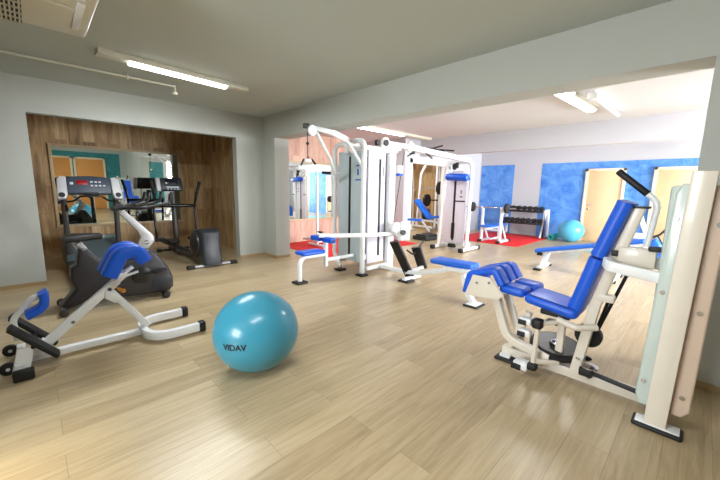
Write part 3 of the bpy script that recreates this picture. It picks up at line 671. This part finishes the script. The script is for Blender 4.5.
# press arm and low row (toward +x)
b = B(); b.cyl((-3.50, 4.20, .74), (-3.42, 4.18, .74), .085, 24, bev=.012); b.rt([(-3.45, 4.30, .82), (-3.42, 4.30, .58)], .10, .12, up=(1, 0, 0)); b.m = 1; b.cyl((-3.38, 4.28, .66), (-3.35, 4.27, .66), .045); t.add('press_hub', b, [W, M['black']])
b = B(); b.cyl((-3.53, 4.44, 1.97), (-3.53, 4.22, .80), .006, 6); t.add('cable', b, M['black'])
b = B(); b.box((-3.50, 4.56, .83), (-3.25, 4.62, .87), .015, rot=Matrix.Rotation(.3, 3, 'Z')); t.add('chest_pad', b, M['blue_lt'])
b = B(); b.rt([(-3.62, 4.0, .10), (-3.15, 4.0, .10), (-2.75, 3.92, .16), (-2.1, 3.85, .36)], .06, .06); b.rt([(-2.95, 3.8, .04), (-2.95, 4.2, .04)], .06, .05); b.rt([(-1.85, 3.72, .05), (-2.0, 3.78, .30)], .07, .06, up=(0, 1, 0)); b.rt([(-2.3, 3.83, .34), (-1.9, 3.77, .36)], .07, .05); t.add('row_rail', b, W)
b = B(); b.box((-3.05, 3.78, 0), (-2.86, 3.97, .03), .01); t.add('rubber_foot', b, M['black'])
b = B(); b.m = 0; b.box((-1.86, 3.54, 0), (-1.68, 3.76, .02), .008); b.m = 1; b.box((-1.84, 3.56, .02), (-1.70, 3.74, .028), .003); b.rt([(-1.77, 3.66, .02), (-1.88, 3.70, .1)], .06, .06, up=(0, 1, 0)); t.add('bench_foot', b, [M['black'], W])
for c0, c1 in (((-3.09, 3.72, .60), (-2.99, 4.0, .06)), ((-2.93, 4.05, .50), (-2.88, 4.17, .17))):
    b = B(); b.rt([c0, c1], .045, .16, up=(1, .2, 0), r=.02); t.add('foot_plate', b, M['black'])
b = B(); b.rt([(-3.3, 4.30, .60), (-3.1, 3.86, .62)], .05, .05); t.add('foot_plate_bracket', b, W)
b = B(); b.rt([(-3.05, 3.95, .10), (-2.85, 4.15, .2)], .04, .05); t.add('foot_plate_bracket', b, W)
b = B(); b.tube([(-3.05, 3.98, .45), (-2.95, 4.02, .38), (-2.9, 4.2, .6)], .014, 8, fil=.05); t.add('row_handle', b, M['greypaint'])
b = B(); bb = B(); bb.box((-.30, -.13, -.035), (.30, .13, .035), .03, 4); R = Matrix.Rotation(math.radians(2), 3, 'Z'); b.put([R @ V(v) + V((-2.22, 3.93, .40)) for v in bb.v], bb.f); t.add('row_bench_pad', b, M['blue_lt'])
b = B(); b.box((-3.60, 4.32, 1.61), (-3.52, 4.42, 1.74), .015); b.m = 1; b.box((-3.60, 4.32, 1.57), (-3.52, 4.42, 1.61), .012); t.add('back_pad', b, [W, M['blue']])
b = B(); b.cyl((-4.35, 3.78, 1.60), (-4.75, 3.70, 1.62), .02, 10); b.m = 1; b.cyl((-4.55, 3.74, 1.61), (-4.75, 3.70, 1.62), .024, 10); t.add('side_grip', b, [W, M['black']])

# far column of the crossover
t = T('cable_column', (-3.95, 6.95, 0), 'tall white cable column with blue headrest pad standing before the far wall', 'weight machine')
b = B(); b.tube([(-3.60, 6.85, .05), (-3.58, 6.85, 1.75), (-3.60, 6.85, 1.97), (-4.0, 6.85, 1.97), (-4.22, 6.85, 1.94), (-4.24, 6.85, 1.7), (-4.32, 6.85, .05)], .04, 12, fil=.14); t.add('arch_frame', b, W)
for x in (-3.60, -4.32):
    b = B(); b.rt([(x, 6.62, .05), (x, 7.40, .05)], .07, .06); ft = t.add('foot_rail', b, W)
    b = B(); b.box((x - .045, 6.57, 0), (x + .045, 6.66, .09), .01); b.box((x - .045, 7.36, 0), (x + .045, 7.44, .09), .01); t.add('end_cap', b, M['black'], ft)
b = B(); b.prism([(-4.22, .16), (-3.68, .16), (-3.68, 1.6), (-3.76, 1.78), (-4.08, 1.78), (-4.18, 1.6)], 'y', 6.84, 6.88, .01); g = t.add('stack_guard', b, M['shroud_b'])
b = B(); b.box((-3.975, 6.832, .22), (-3.925, 6.84, 1.72), .003); b.box((-3.99, 6.82, .26), (-3.91, 6.84, .62), .006); t.add('slot', b, M['black'], g)
b = B(); b.box((-3.83, 6.834, 1.2), (-3.76, 6.84, 1.23)); b.box((-3.81, 6.834, 1.28), (-3.78, 6.84, 1.36)); t.add('sticker', b, M['label_grey'], g)
b = B(); b.box((-4.22, 6.86, .1), (-3.68, 7.2, .16), .01); b.rt([(-4.3, 7.0, .1), (-3.62, 7.0, .1)], .05, .05); t.add('base_plate', b, W)
b = B(); b.box((-4.05, 6.80, .05), (-3.88, 6.92, .14), .02); t.add('low_pulley', b, M['black'])
b = B(); b.cyl((-4.12, 6.74, 1.65), (-3.60, 6.74, 1.63), .078, 20, bev=.03); b.rt([(-3.7, 6.74, 1.60), (-3.60, 6.82, 1.60)], .03, .05); t.add('headrest_pad', b, M['blue'])
b = B(); b.lathe([(.02, -.02), (.07, -.018), (.075, 0), (.07, .018), (.02, .02)], (-3.95, 6.76, 1.87), (1, 0, 0)); b.box((-3.90, 6.72, 1.84), (-3.86, 6.78, 1.96), .008); t.add('top_pulley', b, M['black'])
b = B(); b.lathe([(.02, -.02), (.09, -.018), (.095, 0), (.09, .018), (.02, .02)], (-4.08, 6.78, 1.83), (1, 0, .3)); t.add('white_pulley', b, W)
for x, s in ((-4.28, -1), (-3.6, -1)):
    b = B(); b.cyl((x - .02, 6.70, 1.12), (x + s * .22, 6.66, 1.12), .016, 10); t.add('handle', b, M['black'])

# ------------------------------------------------------------------ leg machine (front right)
t = T('seated_leg_machine', (-.6, 2.68, 0), 'large cream seated leg curl machine with blue seat at the right foreground', 'leg machine')
Cm = M['cream']; Y = 2.70
b = B(); b.rt([(-.048, 2.47, .03), (-.014, 2.47, 1.47)], .098, .05, up=(0, 1, 0), r=.006); 
b.v = [(v[0] + 0, v[1], v[2]) for v in b.v]
tower = t.add('front_post', b, Cm)
b = B(); b.box((-.15, 2.42, 0), (.075, 2.54, .025), .02, 3); b.m = 1; b.box((-.135, 2.435, .025), (.06, 2.525, .031), .003); t.add('post_foot', b, [M['black'], W])
b = B(); b.prism([(-.155, .16), (-.135, .10), (.0, .10), (.0, 1.38), (-.03, 1.41), (-.09, 1.41), (-.115, 1.36)], 'y', 2.51, 2.56, .012); g = t.add('stack_guard', b, M['shroud_c'], label='pale green guard panel left of the post')
b = B(); b.prism([(.0, .10), (.055, .10), (.085, .14), (.10, 1.34), (.06, 1.40), (.0, 1.40)], 'y', 2.51, 2.56, .012); g2 = t.add('stack_guard', b, M['shroud_d'], label='peach guard panel right of the post')
b = B(); b.box((-.14, 2.56, .12), (.08, 2.84, 1.40), .02); t.add('stack_cover', b, M['shroud_c'])
for x, z, gg in ((-.125, .25, g), (-.105, .80, g), (-.095, 1.22, g), (.045, .22, g2), (.055, .72, g2), (.07, 1.20, g2)):
    b = B(); b.cyl((x, 2.503, z), (x, 2.512, z), .013, 14); t.add('bolt', b, M['chrome'], gg)
b = B(); b.rt([(-1.02, Y, .06), (-.10, Y, .06)], .07, .07); t.add('base_beam', b, Cm)
b = B(); b.rt([(-.98, 2.62, .035), (-.98, 2.78, .035)], .08, .03); b.m = 1; b.box((-1.05, 2.58, 0), (-.90, 2.82, .022), .01); t.add('front_foot', b, [W, M['black']])
# curved leg post carrying the shin pads
b = B(); b.rt(fillet([(-1.10, 2.62, .55), (-.97, 2.62, .19), (-.66, 2.62, .14)], .16, 8), .062, .055, up=(0, 1, 0)); b.rt([(-1.07, 2.80, .50), (-.94, 2.78, .20), (-.90, 2.74, .07)], .055, .055, up=(0, 1, 0)); b.rt([(-.85, 2.70, .42), (-.98, 2.70, .07)], .05, .05, up=(0, 1, 0)); t.add('leg_post', b, Cm)
b = B(); b.prism([(-1.30, .50), (-1.24, .68), (-1.10, .68), (-.98, .56), (-1.02, .52), (-1.24, .50)], 'y', 2.50, 2.512, .004); pl = t.add('side_plate', b, Cm)
b = B(); b.cyl((-1.20, 2.494, .62), (-1.20, 2.50, .62), .010, 10); b.cyl((-1.10, 2.494, .64), (-1.10, 2.50, .64), .010, 10); t.add('bolt', b, M['label_grey'], pl)
for y0 in (2.525, 2.665, 2.80):
    b = B(); pts = fillet([(-1.31, y0, .51), (-1.28, y0, .67), (-1.08, y0, .735), (-1.015, y0, .63)], .035, 4); b.sweep([(p[0], y0 + .055, p[2]) for p in pts], rrect(.06, .12, .02, 3), up=(0, 1, 0)); t.add('shin_pad', b, M['blue'])
for y0 in (2.63, 2.83):
    b = B(); b.box((-1.04 + (y0 - 2.63) * .15, y0 - .09, .565), (-.85 + (y0 - 2.63) * .15, y0 + .08, .635), .03, 4, rot=Matrix.Rotation(.06, 3, 'Y')); sp = t.add('ankle_pad', b, M['blue'])
    b = B(); b.rt([(-1.0, y0 - .07, .634), (-.88, y0 - .07, .627)], .006, .006); t.add('piping', b, M['blue_seam'], sp)
# seat
b = B(); b.box((-.85, 2.53, .515), (-.50, 2.84, .59), .035, 4, rot=Matrix.Rotation(.14, 3, 'Y')); st = t.add('seat', b, M['blue'])
b = B(); b.rt([(-.82, 2.545, .61), (-.53, 2.545, .569)], .006, .006); t.add('piping', b, M['blue_seam'], st)
b = B(); b.box((-.74, 2.57, .475), (-.55, 2.80, .515), .01); t.add('seat_carriage', b, M['black'])
b = B(); b.tube([(-.62, 2.56, .47), (-.50, 2.54, .45), (-.40, 2.62, .46)], .022, 10, fil=.05); b.rt([(-.62, 2.70, .47), (-.62, 2.70, .08)], .05, .05, up=(0, 1, 0)); t.add('seat_support', b, Cm)
# backrest on an inclined spine
b = B(); b.rt([(-.535, Y, .56), (-.445, Y, .93)], .085, .28, up=(0, 1, 0), r=.032); t.add('lower_back_pad', b, M['blue'])
b = B(); b.rt([(-.440, Y, .945), (-.335, Y, 1.30)], .088, .28, up=(0, 1, 0), r=.034); t.add('upper_back_pad', b, M['blue'])
b = B(); b.rt([(-.50, 2.66, .10), (-.43, 2.66, .60), (-.27, 2.66, 1.27)], .062, .055, up=(0, 1, 0)); b.box((-.43, 2.63, .64), (-.33, 2.69, .69), .01); b.box((-.35, 2.62, .90), (-.16, 2.70, 1.02), .012); spn = t.add('spine', b, Cm)
b = B(); b.box((-.32, 2.62, 1.262), (-.22, 2.70, 1.275), .003); t.add('spine_cap', b, M['black'], spn)
b = B(); b.box((-.375, 2.612, .955), (-.34, 2.622, .995), .006); t.add('tube_plug', b, M['black'], spn)
b = B(); b.box((-.20, 2.60, 1.01), (-.13, 2.66, 1.04), .01); t.add('tube_plug', b, M['black'], spn)
b = B(); b.rt(fillet([(-.39, 2.58, .92), (-.36, 2.52, .905), (-.08, 2.54, .87)], .04, 5), .04, .065); b.rt([(-.36, 2.70, .96), (-.10, 2.72, .92)], .04, .07); t.add('side_arm', b, W)
b = B(); b.box((-.105, 2.54, .93), (-.08, 2.56, .965), .004); t.add('red_stop', b, M['redcap'])
b = B(); b.tube([(-.22, 2.74, 1.02), (-.195, 2.74, 1.30), (-.40, 2.74, 1.48)], .017, 12, fil=.09); h = t.add('hand_bar', b, W)
b = B(); b.cyl((-.25, 2.74, 1.348), (-.415, 2.74, 1.493), .020, 16, bev=.005); t.add('grip', b, M['black'], h)
# struts, cam, small pulleys
b = B(); b.tube([(-.30, 2.90, .84), (-.44, 2.88, .33)], .011, 8); b.tube([(-.385, 2.86, .62), (-.445, 2.86, .33)], .010, 8); t.add('gas_strut', b, M['black'])
b = B(); b.lathe([(.05, -.02), (.17, -.02), (.185, -.01), (.185, .01), (.17, .02), (.05, .02)], (-.66, 2.78, .18), (.1, -.15, 1), 32); cam_ = t.add('cam_wheel', b, M['black'])
b = B(); b.lathe([(.01, -.01), (.15, -.005), (.15, .005), (.01, .01)], (-.66, 2.778, .202), (.1, -.15, 1), 32); t.add('cam_disc', b, M['greypaint'], cam_)
b = B(); b.lathe([(.03, -.02), (.085, -.02), (.085, .02), (.03, .02)], (-.47, 2.80, .33), (0, 1, .1), 24); t.add('pulley', b, M['black'])
b = B(); b.sph((-.66, 2.755, .22), .045, sz=.6); t.add('cam_hub', b, M['chrome'], cam_)
b = B(); b.lathe([(.01, 0), (.05, .002), (.05, .012), (.01, .014)], (-.46, 2.66, .20), (0, 0, 1)); t.add('pulley', b, M['chrome'])
b = B(); b.lathe([(.01, 0), (.05, .002), (.05, .012), (.01, .014)], (-.41, 2.62, .17), (0, 0, 1)); b.cyl((-.41, 2.62, .09), (-.41, 2.62, .18), .01); t.add('pulley', b, M['chrome'])
b = B(); b.rt([(-.44, 2.64, .13), (-.14, 2.62, .115)], .05, .018); b.box((-.47, 2.60, .10), (-.39, 2.66, .16), .01); t.add('strap', b, M['black'])
b = B(); b.cyl((-.73, 2.50, .12), (-.72, 2.50, .44), .018, 12); b.rt([(-.73, 2.5, .13), (-.60, 2.62, .13)], .03, .03); b.rt([(-.72, 2.50, .42), (-.62, 2.60, .44)], .03, .03); t.add('adjust_rod', b, Cm)
b = B(); b.box((-.755, 2.46, .39), (-.69, 2.53, .46), .015, 3); t.add('rod_collar', b, M['black'])
b = B(); b.box((-.76, 2.46, .07), (-.70, 2.53, .125), .012); t.add('rod_collar', b, M['black'])
for z in (.42, .33):
    b = B(); b.box((-.84, 2.46, z - .02), (-.76, 2.52, z + .028), .008); b.m = 1; b.box((-.845, 2.452, z - .022), (-.79, 2.462, z + .016), .004); t.add('box_stop', b, [W, M['black']])
b = B(); b.box((-.86, 2.47, .045), (-.76, 2.56, .10), .008); b.m = 1; b.box((-.87, 2.462, .04), (-.80, 2.472, .085), .004); t.add('box_stop', b, [W, M['black']])
b = B(); b.box((-.74, 2.72, .36), (-.62, 2.80, .385), .008); t.add('support_pad', b, M['black'])

# ------------------------------------------------------------------ side room: smith machine, bench, step box
t = T('smith_machine', (-6.8, 9.8, 0), 'white barbell rack machine seen through the framed doorway', 'weight rack')
b = B()
for x in (-7.45, -6.32):
    b.rt([(x, 9.3, .05), (x, 10.2, .05)], .08, .07); b.rt([(x, 9.75, .05), (x, 9.75, 2.30)], .07, .07, up=(0, 1, 0)); b.tube([(x - .12, 10.15, .08), (x - .1, 10.1, 1.4), (x - .04, 9.9, 2.2), (x, 9.75, 2.30)], .04, 10, fil=.1)
b.tube([(-7.45, 9.75, 2.30), (-6.32, 9.75, 2.30)], .04, 8); b.tube([(-6.98, 9.6, .1), (-6.86, 9.6, 1.9), (-6.7, 9.7, 2.28)], .045, 10, fil=.1); b.tube([(-7.45, 9.6, .1), (-6.32, 9.6, .1)], .035, 8); t.add('rack_frame', b, W)
b = B(); b.cyl((-7.7, 9.62, 1.42), (-6.02, 9.62, 1.42), .018, 10); t.add('bar', b, M['chrome'])
for x in (-7.62, -6.12):
    b = B(); b.cyl((x - .03, 9.62, 1.42), (x + .03, 9.62, 1.42), .21, 28, bev=.01); t.add('weight_plate', b, M['iron'])
for z in (1.0, .5):
    b = B(); b.cyl((-6.8, 9.85, z), (-6.72, 9.85, z), .21, 28, bev=.01); t.add('weight_plate', b, M['iron'])
t = T('adjustable_bench', (-6.1, 9.0, 0), 'white framed bench with raised bright blue back in the doorway', 'exercise bench')
b = B(); b.rt([(-6.52, 8.95, 1.02), (-6.05, 8.98, .50)], .09, .30, up=(0, 1, 0), r=.035); t.add('back_pad', b, M['blue_lt'])
b = B(); b.rt([(-6.06, 8.98, .47), (-5.62, 9.0, .55)], .08, .28, up=(0, 1, 0), r=.03); t.add('seat_pad', b, M['blue_lt'])
b = B(); b.tube([(-6.75, 8.95, .05), (-6.6, 8.95, .38), (-5.85, 8.98, .38), (-5.62, 9.0, .30), (-5.58, 9.0, .04)], .038, 8, fil=.1); b.tube([(-6.3, 8.96, .36), (-6.0, 8.98, .04)], .035, 8); b.tube([(-6.35, 8.95, .38), (-6.4, 8.95, .85)], .03, 8); b.rt([(-6.75, 8.75, .04), (-6.75, 9.15, .04)], .06, .06); b.rt([(-5.6, 8.8, .04), (-5.6, 9.2, .04)], .06, .06); t.add('frame', b, W)
b = B(); b.prism([(-5.50, 7.42), (-5.06, 7.42), (-5.0, 8.0), (-5.42, 8.06)], 'z', .0, .11, .015); b.prism([(-5.44, 7.48), (-5.12, 7.48), (-5.07, 7.94), (-5.38, 7.98)], 'z', .11, .15, .012)
solo('step_box', b, M['black'], (-5.2, 7.7, 0), 'low black step box on the floor at the framed doorway', 'step')

# ------------------------------------------------------------------ mats
b = B(); b.box((-6.98, 4.05, 0), (-4.98, 6.93, .012), .004); solo('exercise_mat', b, M['red_mat'], (-6.1, 5.5, 0), 'red floor mat in front of the oak and mirror wall', 'mat')
b = B(); b.box((-5.05, 8.43, 0), (-3.09, 10.95, .012), .004); solo('exercise_mat', b, M['red_mat'], (-4.1, 9.7, 0), 'red floor mat under the dumbbell rack and press bench', 'mat')
b = B(); b.box((-2.1, 9.1, 0), (-1.0, 9.9, .012), .004); solo('exercise_mat', b, M['cyan_mat'], (-1.5, 9.5, 0), 'thin pale cyan mat lying near the far pale door', 'mat')
# rolled mat
b = B()
vs = []; n = 60; prof = []
for k in range(n + 1):
    a = k / n * 2 * PI * 3.2; r = .04 + .05 * k / n; prof.append((r * math.cos(a), r * math.sin(a)))
for k in range(n, -1, -1):
    a = k / n * 2 * PI * 3.2; r = .04 + .05 * k / n - .012; prof.append((r * math.cos(a), r * math.sin(a)))
for yy in (10.42, 10.95):
    for p in prof: vs.append((-2.93 + p[0], yy, .092 + p[1]))
m = len(prof); fs = [[j, (j + 1) % m, m + (j + 1) % m, m + j] for j in range(m)]
for off in (0, m):
    for k in range(n): fs.append([off + k, off + k + 1, off + m - 2 - k, off + m - 1 - k])
b.put(vs, fs); solo('rolled_mat', b, M['teal_mat'], (-2.93, 10.7, 0), 'rolled teal foam mat beside the sky blue ball', 'mat')

# ------------------------------------------------------------------ dumbbell rack and dumbbells
t = T('dumbbell_rack', (-3.78, 10.75, 0), 'white two shelf dumbbell rack against the blue wall panel', 'dumbbell rack')
for x in (-4.42, -3.20):
    b = B(); b.prism([(10.42, .03), (10.60, .03), (10.62, .80), (10.70, .84), (11.0, .84), (11.06, .03), (10.98, .03), (10.92, .74), (10.74, .74), (10.72, .70)], 'x', x - .03, x + .03, .006); t.add('end_frame', b, W)
for z, y in ((.80, 10.76), (.44, 10.70)):
    b = B(); b.box((-4.39, y - .14, z - .025), (-3.23, y + .14, z), .006); b.box((-4.39, y - .16, z - .06), (-3.23, y - .13, z), .005); t.add('shelf', b, M['iron'])
def dumbbell(x, y, z, r, L, label):
    t = T('dumbbell', (x, y, z), label, 'dumbbell', 'dumbbells on the two shelf rack')
    b = B(); b.cyl((x, y - L * .3, z), (x, y + L * .3, z), .016, 10); t.add('handle', b, M['chrome'])
    for s in (-1, 1):
        b = B(); b.cyl((x, y + s * L * .24, z), (x, y + s * L * .5, z), r, 18, bev=.008); t.add('weight_head', b, M['iron'])
    return t
d0 = dumbbell(-4.30, 10.74, .864, .061, .16, 'black dumbbell at the left end of the rack top shelf')
orn = ['second', 'third', 'fourth', 'fifth', 'sixth']
n = 8
names_t = ['second black dumbbell from the left on the rack top shelf', 'third black dumbbell from the left on the rack top shelf', 'black dumbbell in the middle of the rack top shelf', 'fourth black dumbbell from the right on the rack top shelf', 'third black dumbbell from the right on the rack top shelf', 'second black dumbbell from the right on the rack top shelf', 'black dumbbell at the right end of the rack top shelf']
names_t.pop(3)
for k in range(1, 7): copy_tree(d0.o, (k * .162, 0, 0), names_t[k - 1])
for k in range(7):
    lab = 'black dumbbell at the left end of the rack lower shelf' if k == 0 else names_t[k - 1].replace('top shelf', 'lower shelf')
    c = copy_tree(d0.o, (k * .162, -.06, -.36), lab)

# ------------------------------------------------------------------ bench press with barbell
t = T('bench_press', (-3.85, 8.7, 0), 'white bench press with light blue pad on the back red mat', 'exercise bench')
b = B()
for x in (-4.10, -3.60): b.rt([(x, 8.60, .05), (x, 8.60, .90)], .06, .06, up=(0, 1, 0)); b.rt([(x, 8.5, .045), (x, 9.15, .045)], .06, .05); b.tube([(x, 8.60, .88), (x, 8.54, .89), (x, 8.52, .95)], .015, 8); b.rt([(x, 9.0, .05), (x, 8.66, .5)], .04, .04, up=(1, 0, 0))
b.rt([(-4.10, 8.60, .35), (-3.60, 8.60, .35)], .05, .05); b.rt([(-3.85, 8.3, .40), (-3.85, 9.2, .40)], .06, .05); b.rt([(-3.85, 9.15, .05), (-3.85, 9.1, .39)], .07, .06, up=(1, 0, 0)); b.rt([(-4.05, 9.15, .04), (-3.6, 9.15, .04)], .06, .05); b.rt([(-3.85, 8.6, .1), (-3.85, 9.15, .1)], .05, .04)
t.add('frame', b, W)
for x, y in ((-4.05, 9.15), (-3.6, 9.15), (-4.10, 8.5), (-3.60, 8.5)):
    b = B(); b.box((x - .045, y - .045, 0.012), (x + .045, y + .045, .075), .008); t.add('end_cap', b, M['black'])
b = B(); b.box((-3.99, 8.25, .43), (-3.71, 9.3, .48), .022, 3); t.add('pad', b, M['blue_lt'])
t = T('barbell', (-4.0, 8.56, .92), 'chrome barbell with two black plates racked on the press bench', 'barbell')
b = B(); b.cyl((-4.72, 8.56, .925), (-3.25, 8.56, .925), .016, 10); t.add('bar', b, M['chrome'])
for x in (-4.38, -3.46):
    b = B(); b.cyl((x - .035, 8.56, .925), (x + .035, 8.56, .925), .125, 28, bev=.01); t.add('weight_plate', b, M['iron'])

# ------------------------------------------------------------------ incline bench in the middle right
t = T('incline_bench', (-1.3, 6.45, 0), 'long low bench with slanted blue pad behind the seated leg machine', 'exercise bench')
b = B(); b.rt([(-2.0, 6.45, .31), (-.55, 6.45, .66)], .06, .28, up=(0, 1, 0), r=.03); t.add('pad', b, M['blue_lt'])
b = B(); b.rt([(-1.9, 6.25, .035), (-1.9, 6.75, .035)], .08, .05); b.rt([(-1.9, 6.45, .05), (-1.82, 6.45, .29)], .07, .07, up=(0, 1, 0)); b.rt([(-1.86, 6.33, .05), (-1.84, 6.45, .27)], .06, .08, up=(1, 0, 0)); b.rt([(-1.8, 6.45, .31), (-.55, 6.45, .60)], .05, .06, up=(0, 1, 0)); b.rt([(-.85, 6.45, .53), (-.85, 6.45, .05)], .07, .07, up=(0, 1, 0)); b.rt([(-.85, 6.15, .035), (-.85, 6.75, .035)], .08, .05)
t.add('frame', b, W)
for x in (-1.9, -.85):
    for y in (6.22, 6.76): b = B(); b.box((x - .06, y - .06, 0), (x + .06, y + .06, .03), .008); t.add('end_cap', b, M['black'])
b = B(); b.cyl((-1.98, 6.40, .26), (-1.9, 6.40, .26), .03, 10); t.add('adjust_knob', b, M['black'])

# white A frame machine and the blue stepper glimpsed behind the leg machine
t = T('cable_machine', (-.8, 8.0, 0), 'low white triangular machine frame in front of the blue far wall', 'weight machine')
b = B(); b.rt([(-1.15, 8.0, .58), (-.62, 8.0, .58)], .1, .08, up=(0, 1, 0)); b.rt([(-.66, 8.0, .58), (-.79, 8.0, .94)], .07, .06, up=(0, 1, 0)); b.rt([(-.66, 8.0, .03), (-.66, 8.0, .58)], .07, .06, up=(0, 1, 0)); b.rt([(-1.1, 8.0, .03), (-1.1, 8.0, .56)], .07, .06, up=(0, 1, 0)); b.rt([(-1.3, 8.0, .04), (-.4, 8.0, .04)], .07, .06, up=(0, 1, 0)); t.add('frame', b, W)
b = B(); b.box((-.82, 7.96, .93), (-.76, 8.04, .97), .01); t.add('top_cap', b, M['black'])
t = T('stepper', (-.55, 8.5, 0), 'small blue and black stepper with a grey lever before the right far door', 'stepper')
b = B(); b.prism([(-.72, .05), (-.66, .44), (-.56, .52), (-.48, .40), (-.40, .05)], 'y', 8.38, 8.62, .03); t.add('body', b, M['blue_lt'])
b = B(); b.tube([(-.66, 8.5, .50), (-.52, 8.5, .58), (-.42, 8.5, .72), (-.28, 8.5, .76)], .022, 8, fil=.08); t.add('lever', b, M['greypaint'])
b = B(); b.tube([(-.54, 8.46, .56), (-.40, 8.44, .32), (-.38, 8.44, .02)], .016, 8); t.add('prop', b, M['greypaint'])
b = B(); b.box((-.74, 8.30, .26), (-.60, 8.38, .31), .01); t.add('foot_plate', b, M['black'])
b = B(); b.box((-.46, 8.30, .28), (-.32, 8.38, .33), .01); t.add('foot_plate', b, M['black'])
# slim post machine on the near red mat
t = T('hip_machine', (-6.18, 4.66, 0), 'slim white post with a foot lever standing on the near red mat', 'weight machine')
b = B(); b.rt([(-6.18, 4.66, .05), (-6.18, 4.66, 1.62)], .05, .05, up=(0, 1, 0)); b.sweep([(-6.18, 4.66, 1.60), (-6.18, 4.66, 1.85)], circ(.02, 8), scales=[1, .4]); b.rt([(-6.5, 4.66, .04), (-5.9, 4.66, .04)], .07, .05); t.add('post', b, W)
b = B(); b.tube([(-6.55, 4.54, .16), (-6.25, 4.58, .18), (-6.1, 4.66, .3)], .035, 8); b.box((-6.25, 4.55, .12), (-6.0, 4.73, .22), .02); t.add('foot_lever', b, W)

# ------------------------------------------------------------------ lights
def area(name, loc, rot, sx, sy, power, col):
    l = bpy.data.lights.new(name, 'AREA'); l.shape = 'RECTANGLE'; l.size = sx; l.size_y = sy; l.energy = power; l.color = col
    o = bpy.data.objects.new(name, l); o.location = loc; o.rotation_euler = rot; C.objects.link(o); return o
# daylight at the windows (outside the panes)
area('daylight_far', (XR + .35, 6.2, 1.55), (0, PI / 2, 0), 1.5, 2.2, 580, (.95, .98, 1.0))
area('daylight_far_back', (XR + .35, 9.5, 1.55), (0, PI / 2, 0), 1.5, 2.4, 580, (.95, .98, 1.0))
area('daylight_rear', ((wx0 + wx1) / 2, YR - .35, 1.55), (PI / 2, 0, 0), 1.8, 1.35, 165, (.94, .98, 1.0))
# lamps: seen tubes light the rooms below them, two fill lamps are added
area('lamp_near', (-4.38, 1.4, ZC - .09), (0, 0, 0), .1, 1.2, 42, (.93, .98, 1.0))
area('added_fill_near', (-.75, .3, ZC - .09), (0, 0, 0), .1, 1.3, 24, (.95, .98, 1.0))  # fill under the added out-of-view strip light
area('lamp_far', (-1.42, 5.55, ZC - .09), (0, 0, 0), .1, 1.4, 25, (.95, .98, 1.0))
area('lamp_far_left', (-5.1, 5.5, ZC - .09), (0, 0, 0), .1, 1.5, 25, (.95, .98, 1.0))
area('added_fill_side_room', (-6.9, 8.6, ZC - .02), (0, 0, 0), .6, .6, 38, (1.0, .95, .88))  # unseen lamp without a fixture, added to brighten the room behind the doorway
s = bpy.data.lights.new('sun', 'SUN'); s.energy = 5; s.color = (1.0, .78, .45); s.angle = .12
so = bpy.data.objects.new('sun', s); C.objects.link(so); d = V((0, 3.3, -2.2)).normalized(); so.rotation_euler = d.to_track_quat('-Z', 'Y').to_euler()
w = bpy.data.worlds.new('sky'); bpy.context.scene.world = w; w.use_nodes = True
w.node_tree.nodes['Background'].inputs[0].default_value = (.85, .92, 1.0, 1); w.node_tree.nodes['Background'].inputs[1].default_value = 1.6

# ------------------------------------------------------------------ camera
cd = bpy.data.cameras.new('camera'); cam = bpy.data.objects.new('camera', cd); C.objects.link(cam)
Fpx = 333.8; cd.sensor_width = 36; cd.lens = Fpx / 720 * 36; cd.clip_start = .05
PT, YWc, RL = math.radians(8.7125764), math.radians(45.59491357), math.radians(1.02428578)
f = V((-math.sin(YWc) * math.cos(PT), math.cos(YWc) * math.cos(PT), -math.sin(PT)))
r = V((math.cos(YWc), math.sin(YWc), 0)); u = r.cross(f)
r2 = r * math.cos(RL) + u * math.sin(RL); u2 = u * math.cos(RL) - r * math.sin(RL)
mw = Matrix((r2, u2, -f)).transposed().to_4x4(); mw.translation = V((0, 0, 1.35)); cam.matrix_world = mw
sc = bpy.context.scene; sc.camera = cam
sc.view_settings.view_transform = 'Standard'; sc.view_settings.look = 'None'; sc.view_settings.gamma = 1; sc.view_settings.use_curve_mapping = False
sc.view_settings.exposure = 0.42
